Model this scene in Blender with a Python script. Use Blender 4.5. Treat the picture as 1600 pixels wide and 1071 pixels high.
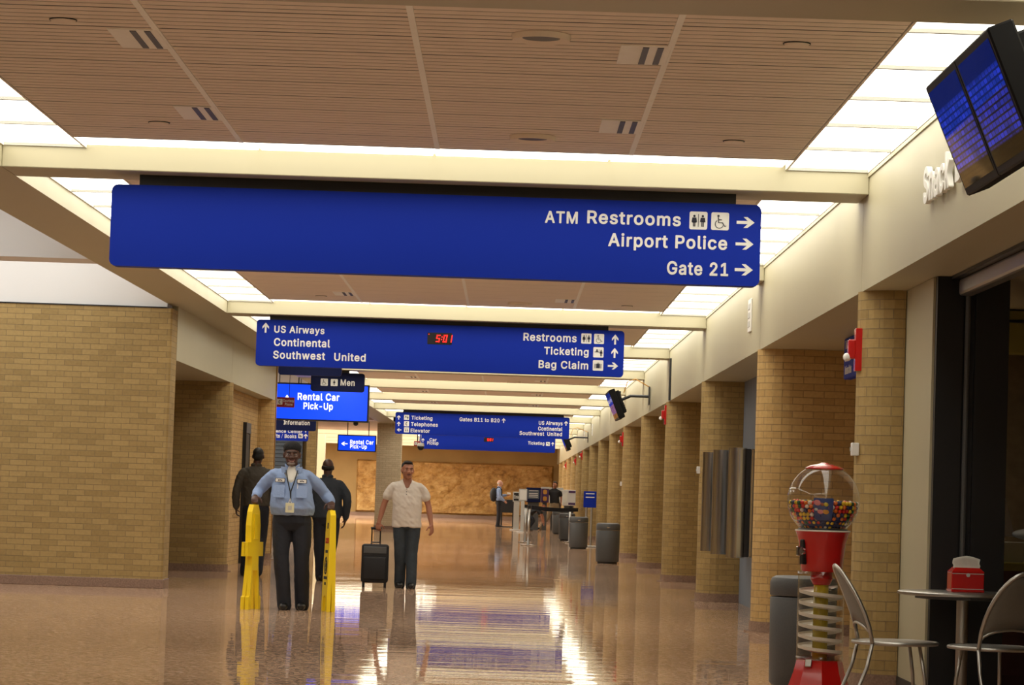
import bpy, bmesh, math, random
from mathutils import Vector, Matrix, Euler, noise
random.seed(7)
PI = math.pi
for o in list(bpy.data.objects): bpy.data.objects.remove(o)
SC = bpy.context.scene
COL = SC.collection

# ------------------------------------------------------------------ camera, world, exposure
cam = bpy.data.cameras.new('camera'); camo = bpy.data.objects.new('camera', cam); COL.objects.link(camo)
cam.sensor_width = 36; cam.lens = 4600 / 1600 * 36; cam.clip_start = .1; cam.clip_end = 400
VPX, VPY, ROLL, F = 790., 772., .0325, 4600.
def _d(px, py): return Vector(((px - 800) / F, -(py - 535.5) / F, -1)).normalized()
_y = _d(VPX, VPY); _z = _d(VPX + 1000, VPY + 1000 * ROLL).cross(_y).normalized()
if _z.y < 0: _z = -_z
_x = _y.cross(_z)
camo.matrix_world = Matrix.Translation((0, 0, 1.27)) @ Matrix((_x, _y, _z)).to_4x4()
SC.camera = camo
w = bpy.data.worlds.new('world'); SC.world = w; w.use_nodes = True
w.node_tree.nodes['Background'].inputs[0].default_value = (.9, .95, 1, 1)
w.node_tree.nodes['Background'].inputs[1].default_value = .05
vs = SC.view_settings; vs.view_transform = 'Standard'; vs.look = 'None'; vs.gamma = 1; vs.exposure = 0.10
LAMP = 3.8           # strength of the fluorescent lenses
ADDLIGHT = 2.3            # strength of the unseen glowing panes added over the left side
SC.cycles.use_denoising = True
SC.cycles.max_bounces = 8; SC.cycles.diffuse_bounces = 5; SC.cycles.transparent_max_bounces = 16
SC.cycles.sample_clamp_indirect = 6

# ------------------------------------------------------------------ materials
def new_mat(name):
    m = bpy.data.materials.new(name); m.use_nodes = True
    return m, m.node_tree, m.node_tree.nodes['Principled BSDF']
def mat(name, col, rough=.6, metal=0., var=.06, scale=6., bump=0., spec=.5, coat=0., bscale=None, stretch=None):
    m, t, p = new_mat(name); n, l = t.nodes, t.links
    tc = n.new('ShaderNodeTexCoord'); nz = n.new('ShaderNodeTexNoise'); nz.inputs['Scale'].default_value = scale
    nz.inputs['Detail'].default_value = 3
    src = tc.outputs['Object']
    if stretch:
        mp = n.new('ShaderNodeMapping'); mp.inputs['Scale'].default_value = stretch; l.new(src, mp.inputs[0]); src = mp.outputs[0]
    l.new(src, nz.inputs['Vector'])
    mx = n.new('ShaderNodeMix'); mx.data_type = 'RGBA'
    mx.inputs[6].default_value = (*[c * (1 - var) for c in col], 1); mx.inputs[7].default_value = (*[min(1, c * (1 + var)) for c in col], 1)
    l.new(nz.outputs[0], mx.inputs[0]); l.new(mx.outputs[2], p.inputs['Base Color'])
    p.inputs['Roughness'].default_value = rough; p.inputs['Metallic'].default_value = metal
    p.inputs['Specular IOR Level'].default_value = spec; p.inputs['Coat Weight'].default_value = coat
    if bump:
        nb = n.new('ShaderNodeTexNoise'); nb.inputs['Scale'].default_value = bscale or scale * 4; nb.inputs['Detail'].default_value = 2
        l.new(src, nb.inputs['Vector'])
        b = n.new('ShaderNodeBump'); b.inputs['Strength'].default_value = bump; b.inputs['Distance'].default_value = .01
        l.new(nb.outputs[0], b.inputs['Height']); l.new(b.outputs[0], p.inputs['Normal'])
    return m
def emis(name, col, s, rough=.4):
    m, t, p = new_mat(name); p.inputs['Base Color'].default_value = (*col, 1); p.inputs['Roughness'].default_value = rough
    p.inputs['Emission Color'].default_value = (*col, 1); p.inputs['Emission Strength'].default_value = s
    return m
def brick_mat(name, c1, c2, mortar, bw=.2032, rh=.0677):
    m, t, p = new_mat(name); n, l = t.nodes, t.links
    uv = n.new('ShaderNodeTexCoord'); b = n.new('ShaderNodeTexBrick')
    b.inputs['Scale'].default_value = 1; b.inputs['Brick Width'].default_value = bw; b.inputs['Row Height'].default_value = rh
    b.inputs['Mortar Size'].default_value = .0045; b.inputs['Mortar Smooth'].default_value = .3; b.inputs['Bias'].default_value = -.2
    b.inputs['Color1'].default_value = (*c1, 1); b.inputs['Color2'].default_value = (*c2, 1); b.inputs['Mortar'].default_value = (*mortar, 1)
    l.new(uv.outputs['UV'], b.inputs['Vector'])
    nz = n.new('ShaderNodeTexNoise'); nz.inputs['Scale'].default_value = 28; nz.inputs['Detail'].default_value = 5; l.new(uv.outputs['UV'], nz.inputs['Vector'])
    mr = n.new('ShaderNodeMapRange'); mr.inputs[3].default_value = .8; mr.inputs[4].default_value = 1.16; l.new(nz.outputs[0], mr.inputs[0])
    mx = n.new('ShaderNodeMix'); mx.data_type = 'RGBA'; mx.blend_type = 'MULTIPLY'; mx.inputs[0].default_value = 1
    l.new(b.outputs[0], mx.inputs[6]); l.new(mr.outputs[0], mx.inputs[7]); l.new(mx.outputs[2], p.inputs['Base Color'])
    bp = n.new('ShaderNodeBump'); bp.inputs['Strength'].default_value = .6; bp.inputs['Distance'].default_value = .006; bp.invert = True
    l.new(b.outputs['Fac'], bp.inputs['Height']); l.new(bp.outputs[0], p.inputs['Normal'])
    p.inputs['Roughness'].default_value = .75; p.inputs['Specular IOR Level'].default_value = .35
    return m
def floor_mat():
    m, t, p = new_mat('terrazzo'); n, l = t.nodes, t.links
    tc = n.new('ShaderNodeTexCoord')
    v = n.new('ShaderNodeTexVoronoi'); v.inputs['Scale'].default_value = 42; l.new(tc.outputs['Object'], v.inputs['Vector'])
    cr = n.new('ShaderNodeValToRGB'); e = cr.color_ramp.elements
    e[0].position = 0; e[0].color = (.22, .135, .088, 1); e[1].position = 1; e[1].color = (.72, .54, .40, 1)
    k = e.new(.5); k.color = (.47, .305, .205, 1); k = e.new(.82); k.color = (.55, .37, .25, 1)
    sp = n.new('ShaderNodeSeparateColor'); l.new(v.outputs['Color'], sp.inputs[0]); l.new(sp.outputs[0], cr.inputs[0])
    l.new(cr.outputs[0], p.inputs['Base Color'])
    nz = n.new('ShaderNodeTexNoise'); nz.inputs['Scale'].default_value = 1.1; nz.inputs['Detail'].default_value = 3; l.new(tc.outputs['Object'], nz.inputs['Vector'])
    mr = n.new('ShaderNodeMapRange'); mr.inputs[3].default_value = .012; mr.inputs[4].default_value = .03; l.new(nz.outputs[0], mr.inputs[0])
    mp = n.new('ShaderNodeMapping'); mp.inputs['Scale'].default_value = (.16, 2.6, 1); l.new(tc.outputs['Object'], mp.inputs[0])
    nb = n.new('ShaderNodeTexNoise'); nb.inputs['Scale'].default_value = 1.2; nb.inputs['Detail'].default_value = 2; l.new(mp.outputs[0], nb.inputs['Vector'])
    b = n.new('ShaderNodeBump'); b.inputs['Strength'].default_value = 1; b.inputs['Distance'].default_value = .0013
    l.new(nb.outputs[0], b.inputs['Height']); l.new(b.outputs[0], p.inputs['Normal'])
    p.inputs['Specular IOR Level'].default_value = 0; p.inputs['Roughness'].default_value = .8
    gl = n.new('ShaderNodeBsdfGlossy'); l.new(mr.outputs[0], gl.inputs['Roughness']); l.new(b.outputs[0], gl.inputs['Normal']); gl.inputs[0].default_value = (1, .97, .93, 1)
    fr = n.new('ShaderNodeFresnel'); fr.inputs[0].default_value = 1.5; mm = n.new('ShaderNodeMath'); mm.operation = 'MULTIPLY'; mm.inputs[1].default_value = .75; l.new(fr.outputs[0], mm.inputs[0])
    ms = n.new('ShaderNodeMixShader'); l.new(mm.outputs[0], ms.inputs[0]); l.new(p.outputs[0], ms.inputs[1]); l.new(gl.outputs[0], ms.inputs[2]); l.new(ms.outputs[0], n['Material Output'].inputs[0])
    return m
def lens_mat():
    m, t, p = new_mat('fluorescent_lens'); n, l = t.nodes, t.links
    tc = n.new('ShaderNodeTexCoord'); sx = n.new('ShaderNodeSeparateXYZ'); l.new(tc.outputs['Object'], sx.inputs[0])
    # fine ribs of the prismatic lens
    ma = n.new('ShaderNodeMath'); ma.operation = 'SINE'; mu = n.new('ShaderNodeMath'); mu.operation = 'MULTIPLY'; mu.inputs[1].default_value = 60
    l.new(sx.outputs[1], mu.inputs[0]); l.new(mu.outputs[0], ma.inputs[0])
    mr = n.new('ShaderNodeMapRange'); mr.inputs[1].default_value = -1; mr.inputs[3].default_value = LAMP * .85; mr.inputs[4].default_value = LAMP * 1.1
    l.new(ma.outputs[0], mr.inputs[0]); l.new(mr.outputs[0], p.inputs['Emission Strength'])
    p.inputs['Emission Color'].default_value = (1, .955, .835, 1); p.inputs['Base Color'].default_value = (.9, .88, .8, 1)
    return m
def glass_mat(name, tint=(1, 1, 1), rough=.02, refl=1.0, dark=1.0):
    m = bpy.data.materials.new(name); m.use_nodes = True; t = m.node_tree; n, l = t.nodes, t.links
    n.remove(n['Principled BSDF'])
    tr = n.new('ShaderNodeBsdfTransparent'); tr.inputs[0].default_value = (*[c * dark for c in tint], 1)
    gl = n.new('ShaderNodeBsdfGlossy'); gl.inputs['Roughness'].default_value = rough
    lw = n.new('ShaderNodeLayerWeight'); lw.inputs[0].default_value = .5
    pw = n.new('ShaderNodeMath'); pw.operation = 'POWER'; pw.inputs[1].default_value = 4; l.new(lw.outputs['Facing'], pw.inputs[0])
    mu = n.new('ShaderNodeMath'); mu.operation = 'MULTIPLY_ADD'; mu.inputs[1].default_value = .75 * refl; mu.inputs[2].default_value = .05 * refl; l.new(pw.outputs[0], mu.inputs[0])
    mx = n.new('ShaderNodeMixShader'); l.new(mu.outputs[0], mx.inputs[0]); l.new(tr.outputs[0], mx.inputs[1]); l.new(gl.outputs[0], mx.inputs[2])
    l.new(mx.outputs[0], n['Material Output'].inputs[0])
    return m
def mural_mat():
    m, t, p = new_mat('sandstone_relief'); n, l = t.nodes, t.links
    tc = n.new('ShaderNodeTexCoord'); mp = n.new('ShaderNodeMapping'); mp.inputs['Scale'].default_value = (1, 1, 1.5); l.new(tc.outputs['Object'], mp.inputs[0])
    nz = n.new('ShaderNodeTexNoise'); nz.inputs['Scale'].default_value = 2.2; nz.inputs['Detail'].default_value = 10; nz.inputs['Roughness'].default_value = .75; nz.inputs['Distortion'].default_value = .15
    l.new(mp.outputs[0], nz.inputs['Vector'])
    cr = n.new('ShaderNodeValToRGB'); e = cr.color_ramp.elements
    e[0].position = .30; e[0].color = (.15, .068, .017, 1); e[1].position = .72; e[1].color = (.60, .42, .17, 1)
    k = e.new(.5); k.color = (.42, .235, .066, 1)
    l.new(nz.outputs[0], cr.inputs[0]); l.new(cr.outputs[0], p.inputs['Base Color'])
    p.inputs['Roughness'].default_value = .7
    return m
def screen_mat():
    m, t, p = new_mat('flight_screen'); n, l = t.nodes, t.links
    tc = n.new('ShaderNodeTexCoord')
    b = n.new('ShaderNodeTexBrick'); b.inputs['Scale'].default_value = 1; b.inputs['Brick Width'].default_value = .13; b.inputs['Row Height'].default_value = .062
    b.inputs['Mortar Size'].default_value = .012; b.inputs['Mortar Smooth'].default_value = .4; b.offset = 0
    b.inputs['Color1'].default_value = (.02, .04, .55, 1); b.inputs['Color2'].default_value = (.005, .02, .22, 1); b.inputs['Mortar'].default_value = (.004, .006, .03, 1)
    l.new(tc.outputs['UV'], b.inputs['Vector'])
    sx = n.new('ShaderNodeSeparateXYZ'); l.new(tc.outputs['UV'], sx.inputs[0])
    cr = n.new('ShaderNodeValToRGB'); e = cr.color_ramp.elements; e[0].position = .15; e[0].color = (0, 0, 0, 1); e[1].position = .2; e[1].color = (1, 1, 1, 1)
    k = e.new(.74); k.color = (1, 1, 1, 1); k = e.new(.82); k.color = (.02, .02, .03, 1)
    l.new(sx.outputs[1], cr.inputs[0])
    mx = n.new('ShaderNodeMix'); mx.data_type = 'RGBA'; mx.blend_type = 'MULTIPLY'; mx.inputs[0].default_value = 1
    l.new(b.outputs[0], mx.inputs[6]); l.new(cr.outputs[0], mx.inputs[7])
    l.new(mx.outputs[2], p.inputs['Emission Color']); p.inputs['Emission Strength'].default_value = .75
    p.inputs['Base Color'].default_value = (.012, .013, .014, 1); p.inputs['Roughness'].default_value = .025; p.inputs['Specular IOR Level'].default_value = .7
    return m
M = dict(
    cream=mat('cream_paint', (.45, .412, .275), .5, var=.03, scale=1.5),
    plank=mat('ceiling_plank', (.87, .76, .645), .7, var=.05, scale=3),
    white=mat('white_plaster', (.74, .73, .71), .7, var=.03, scale=1),
    trimw=mat('lens_frame', (.97, .94, .86), .5),
    brick=brick_mat('tan_brick', (.39, .27, .105), (.285, .193, .071), (.255, .18, .082)),
    bricklit=brick_mat('warm_lit_brick', (.52, .345, .135), (.42, .265, .095), (.31, .205, .09)),  # tan brick with the alcove's warm light put into its colour
    brickp=brick_mat('pale_brick', (.66, .55, .37), (.56, .45, .29), (.42, .34, .22)),
    base=mat('terrazzo_base', (.26, .17, .125), .25, var=.5, scale=60),
    floor=floor_mat(), lens=lens_mat(), mural=mural_mat(),
    gold=mat('gold_plaster', (.32, .21, .075), .7, var=.2, scale=1.2),
    steeld=mat('dark_steel', (.16, .155, .15), .3, .8, var=.05),
    seam=mat('seam_metal', (.42, .41, .36), .5),
    blue=mat('blue_sign', (.004, .024, .34), .6, var=.03, scale=2, spec=.15),
    navy=mat('navy_sign', (.004, .008, .05), .6, var=.05, spec=.15),
    black=mat('black_metal', (.004, .004, .005), .45, var=.1),
    letter=mat('white_lettering', (.80, .80, .76), .5, var=.02),
    glow=emis('backlit_blue', (.002, .055, .86), .95), glowt=emis('backlit_white', (1, 1, 1), 1.1),
    red=mat('red_plastic', (.50, .010, .008), .22, var=.05, coat=.3), redsign=mat('red_sign', (.30, .012, .014), .5),
    digit=emis('led_digit', (1, .02, .015), 1.6), glass=glass_mat('clear_globe', refl=1.2, dark=.97),
    tubeg=glass_mat('clear_tube', tint=(.98, .96, .92), refl=1.1, dark=.93), pane=glass_mat('window_pane', refl=1, dark=.85),
    yellow=mat('yellow_plastic', (.92, .66, .008), .4, var=.04), tubey=mat('yellow_tube', (.55, .42, .03), .25, var=.1),
    rampw=mat('white_ramp', (.85, .82, .76), .3), chrome=mat('chrome', (.7, .7, .72), .15, 1., var=.02),
    steel=mat('brushed_steel', (.66, .64, .60), .12, 1., var=.08, scale=3, stretch=(40, 40, .4)),
    alu=mat('aluminium', (.50, .49, .46), .35, 1., var=.03), mesh=mat('grey_mesh', (.20, .19, .165), .55, .5, var=.1, scale=80),
    grey=mat('grey_plastic', (.075, .078, .080), .5, var=.25, scale=120), greyl=mat('light_grey', (.50, .50, .47), .5),
    slate=mat('slate_shutter', (.075, .095, .115), .5), bluewall=mat('blue_grey_wall', (.16, .19, .235), .7, var=.04),
    dark=mat('dark_brown', (.02, .014, .01), .6), dred=mat('dark_red_laminate', (.09, .016, .012), .4), lime=mat('lime_trim', (.32, .29, .06), .5),
    brownwall=mat('brown_wall', (.16, .12, .06), .8, var=.3, scale=14), paper=mat('napkin', (.80, .80, .74), .8),
    screen=screen_mat(), bezel=mat('monitor_case', (.004, .004, .0045), .55, spec=.2),
    shirtb=mat('light_blue_shirt', (.25, .35, .58), .8, var=.06, scale=9, bump=.5, bscale=22), tee=mat('white_tee', (.78, .76, .70), .85, bump=.3, bscale=20),
    shirtw=mat('off_white_shirt', (.70, .63, .55), .85, var=.04, bump=.5, bscale=18), trouser=mat('navy_trousers', (.012, .014, .022), .85, bump=.4, bscale=18),
    jeans=mat('dark_jeans', (.030, .040, .050), .85, var=.25, scale=14, bump=.4), skind=mat('dark_skin', (.075, .032, .020), .45, var=.08, scale=20),
    skinm=mat('tan_skin', (.40, .17, .10), .5, var=.06, scale=20), skinp=mat('pale_skin', (.55, .30, .22), .5), hair=mat('black_hair', (.008, .007, .006), .6, bump=.5, bscale=60),
    beanie=mat('black_knit', (.007, .007, .008), .9, bump=.6, bscale=90), shoe=mat('black_leather', (.008, .008, .008), .35),
    shirtd=mat('olive_brown_shirt', (.060, .050, .036), .8, var=.15, scale=10, bump=.6, bscale=18), shirtg=mat('charcoal_blue_shirt', (.025, .033, .045), .8, bump=.5, bscale=18),
    eyew=mat('eye_white', (.50, .46, .42), .3), iris=mat('iris', (.01, .006, .004), .2), lip=mat('lip', (.16, .05, .045), .4), teeth=mat('teeth', (.8, .76, .66), .3),
    beard=mat('grey_beard', (.20, .16, .14), .8), badge=mat('badge_card', (.70, .68, .45), .5), khaki=mat('khaki_trousers', (.32, .25, .15), .85),
    orange=mat('auburn_hair', (.30, .09, .03), .7, bump=.4, bscale=60), greyhair=mat('silver_hair', (.55, .53, .5), .7), bag=mat('black_nylon', (.010, .010, .012), .7, bump=.2, bscale=40),
    purple=mat('purple_panel', (.06, .02, .10), .5), amber=mat('amber_panel', (.55, .25, .03), .5), belt=mat('dark_blue_belt', (.012, .02, .045), .7),
    strobe=mat('strobe_lens', (.8, .78, .75), .15), decal=mat('blue_decal', (.03, .06, .22), .4), pink=mat('pink_mark', (.6, .2, .2), .5), text_dark=mat('dark_ink', (.01, .012, .03), .6),
    redink=mat('red_ink', (.45, .02, .01), .6), brass=mat('brass', (.35, .2, .05), .35, .8),
)
_t = M['steel'].node_tree; _p = _t.nodes['Principled BSDF']; _p.inputs['Roughness'].default_value = .22; _p.inputs['Anisotropic'].default_value = .75
_tg = _t.nodes.new('ShaderNodeTangent'); _tg.direction_type = 'RADIAL'; _tg.axis = 'Z'; _t.links.new(_tg.outputs[0], _p.inputs['Tangent'])
GUM = [mat('gum_' + n_, c, .22) for n_, c in (('red', (.62, .02, .015)), ('orange', (.75, .16, .01)), ('yellow', (.80, .52, .02)), ('green', (.015, .09, .03)), ('blue', (.012, .02, .09)), ('white', (.8, .68, .55)))]
GUMN = ['red', 'orange', 'yellow', 'dark green', 'dark blue', 'white']

# ------------------------------------------------------------------ object helpers
def link(name, me, m, parent=None, loc=(0, 0, 0), rot=(0, 0, 0)):
    o = bpy.data.objects.new(name, me); COL.objects.link(o); o.location = loc; o.rotation_euler = rot
    if m and not me.materials: me.materials.append(m)
    if parent: o.parent = parent
    return o
def tag(o, label=None, cat=None, group=None, kind=None):
    if label: o['label'] = label
    if cat: o['category'] = cat
    if group: o['group'] = group
    if kind: o['kind'] = kind
    return o
def thing(name, label, cat, loc=(0, 0, 0), rz=0, group=None):
    o = bpy.data.objects.new(name, None); COL.objects.link(o); o.location = loc; o.rotation_euler = (0, 0, rz); o.empty_display_size = .1
    return tag(o, label, cat, group)
def kids(o): return [c for c in bpy.data.objects if c.parent == o]
def copy_tree(o, parent=None, ch=None):
    c = o.copy(); COL.objects.link(c)
    if parent: c.parent = parent
    for k in kids(o): copy_tree(k, c)
    return c
def relabel(o, label, loc=None, rz=None, group=None):
    o['label'] = label
    if loc: o.location = loc
    if rz is not None: o.rotation_euler = (0, 0, rz)
    if group: o['group'] = group
    return o

class MB:
    """collects shapes; build() links them as ONE mesh object"""
    def __init__(s): s.bm = bmesh.new(); s.uv = s.bm.loops.layers.uv.new('UVMap')
    def box(s, x0, x1, y0, y1, z0, z1, bev=0., seg=2):
        b = bmesh.new(); bmesh.ops.create_cube(b, size=1)
        for v in b.verts: v.co = Vector((x0 + (v.co.x + .5) * (x1 - x0), y0 + (v.co.y + .5) * (y1 - y0), z0 + (v.co.z + .5) * (z1 - z0)))
        if bev: bmesh.ops.bevel(b, geom=b.edges[:], offset=bev, segments=seg, profile=.5, affect='EDGES')
        return s.merge(b)
    def merge(s, b, mtx=None):
        me = bpy.data.meshes.new('tmp'); b.to_mesh(me); b.free()
        if mtx: me.transform(mtx)
        s.bm.from_mesh(me); bpy.data.meshes.remove(me); return s
    def poly(s, pts, d, axis='y'):
        """closed 2D outline extruded by d along an axis; pts are (x,z) for y, (y,z) for x, (x,y) for z"""
        b = bmesh.new()
        f = {'y': lambda p, t: (p[0], t, p[1]), 'x': lambda p, t: (t, p[0], p[1]), 'z': lambda p, t: (p[0], p[1], t)}[axis]
        t0, t1 = d
        A = [b.verts.new(f(p, t0)) for p in pts]; B = [b.verts.new(f(p, t1)) for p in pts]
        b.faces.new(A); b.faces.new(B[::-1]); n = len(pts)
        for i in range(n): b.faces.new((A[i], B[i], B[(i + 1) % n], A[(i + 1) % n]))
        bmesh.ops.recalc_face_normals(b, faces=b.faces[:]); return s.merge(b)
    def rrect(s, x0, x1, z0, z1, d, r=.02, axis='y', seg=4):
        pts = []
        for cx, cz, a in ((x1 - r, z1 - r, 0), (x0 + r, z1 - r, 90), (x0 + r, z0 + r, 180), (x1 - r, z0 + r, 270)):
            for i in range(seg + 1):
                t = math.radians(a + 90 * i / seg); pts.append((cx + r * math.cos(t), cz + r * math.sin(t)))
        return s.poly(pts, d, axis)
    def disc(s, cx, cz, r, d, axis='y', seg=20):
        return s.poly([(cx + r * math.cos(2 * PI * i / seg), cz + r * math.sin(2 * PI * i / seg)) for i in range(seg)], d, axis)
    def tube(s, pts, r, seg=10, cap=True, closed=False, sq=None):
        """swept tube; r is a number or list, sq squeezes (ru,rv) per point"""
        b = bmesh.new(); P = [Vector(p) for p in pts]; n = len(P); R = r if isinstance(r, (list, tuple)) else [r] * n
        rings = []; up = None
        for i in range(n):
            a = P[(i - 1) % n] if closed else P[max(i - 1, 0)]; c = P[(i + 1) % n] if closed else P[min(i + 1, n - 1)]
            t = (c - a).normalized()
            if up is None:
                up = Vector((0, 0, 1)) if abs(t.z) < .9 else Vector((0, 1, 0))
            u = (up - t * up.dot(t))
            u = u.normalized() if u.length > 1e-6 else t.orthogonal().normalized()
            v = t.cross(u); up = u
            q = sq[i] if sq else (1, 1)
            rings.append([b.verts.new(P[i] + (u * math.cos(2 * PI * k / seg) * q[0] + v * math.sin(2 * PI * k / seg) * q[1]) * R[i]) for k in range(seg)])
        m = n if closed else n - 1
        for i in range(m):
            A, B = rings[i], rings[(i + 1) % n]
            for k in range(seg): b.faces.new((A[k], A[(k + 1) % seg], B[(k + 1) % seg], B[k]))
        if cap and not closed:
            b.faces.new(rings[0][::-1]); b.faces.new(rings[-1])
        bmesh.ops.recalc_face_normals(b, faces=b.faces[:]); return s.merge(b)
    def lathe(s, prof, c=(0, 0, 0), seg=32, cap=True, a0=0, a1=2 * PI):
        b = bmesh.new(); full = abs(a1 - a0 - 2 * PI) < 1e-6; n = seg if full else seg + 1
        rings = [[b.verts.new((c[0] + r * math.cos(a0 + (a1 - a0) * k / seg), c[1] + r * math.sin(a0 + (a1 - a0) * k / seg), c[2] + z)) for k in range(n)] for r, z in prof]
        for A, B in zip(rings, rings[1:]):
            for k in range(seg): b.faces.new((A[k], A[(k + 1) % n], B[(k + 1) % n], B[k]))
        if cap and full:
            if prof[0][0] > 1e-5: b.faces.new(rings[0][::-1])
            if prof[-1][0] > 1e-5: b.faces.new(rings[-1])
        bmesh.ops.remove_doubles(b, verts=b.verts[:], dist=1e-6)
        bmesh.ops.recalc_face_normals(b, faces=b.faces[:]); return s.merge(b)
    def ell(s, c, r, rot=None, u=16, v=10):
        b = bmesh.new(); bmesh.ops.create_uvsphere(b, u_segments=u, v_segments=v, radius=1)
        r = (r, r, r) if not hasattr(r, '__len__') else r
        mt = Matrix.Translation(c) @ (rot.to_4x4() if rot else Matrix.Identity(4)) @ Matrix.Diagonal((*r, 1))
        return s.merge(b, mt)
    def loft(s, secs, seg=28):
        """horizontal elliptical sections (cx, cy, z, rx, ry)"""
        b = bmesh.new()
        rings = [[b.verts.new((cx + rx * math.cos(2 * PI * k / seg), cy + ry * math.sin(2 * PI * k / seg), z)) for k in range(seg)] for cx, cy, z, rx, ry in secs]
        for A, B in zip(rings, rings[1:]):
            for k in range(seg): b.faces.new((A[k], A[(k + 1) % seg], B[(k + 1) % seg], B[k]))
        b.faces.new(rings[0][::-1]); b.faces.new(rings[-1])
        bmesh.ops.recalc_face_normals(b, faces=b.faces[:]); return s.merge(b)
    def path(s, pts, z0, z1):
        """closed XY outline extruded upward, brick UVs along the outline"""
        b = bmesh.new(); uv = b.loops.layers.uv.new('UVMap'); n = len(pts)
        A = [b.verts.new((*p, z0)) for p in pts]; B = [b.verts.new((*p, z1)) for p in pts]; L = 0.
        for i in range(n):
            j = (i + 1) % n; d = (Vector(pts[j]) - Vector(pts[i])).length
            f = b.faces.new((A[i], A[j], B[j], B[i]))
            for lp, q in zip(f.loops, ((L, z0), (L + d, z0), (L + d, z1), (L, z1))): lp[uv].uv = q
            L += d
        b.faces.new(A[::-1]); b.faces.new(B)
        bmesh.ops.recalc_face_normals(b, faces=b.faces[:]); return s.merge(b)
    def build(s, name, m, parent=None, loc=(0, 0, 0), rot=(0, 0, 0), smooth=False):
        me = bpy.data.meshes.new(name); s.bm.to_mesh(me); s.bm.free()
        if smooth:
            for p in me.polygons: p.use_smooth = True
            if smooth != 'all':
                try: me.set_sharp_from_angle(angle=math.radians(smooth if smooth is not True else 40))
                except Exception: pass
        return link(name, me, m, parent, loc, rot)
def struct(o): o['kind'] = 'structure'; return o
def sbox(name, x0, x1, y0, y1, z0, z1, m): return struct(MB().box(x0, x1, y0, y1, z0, z1).build(name, m))

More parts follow.
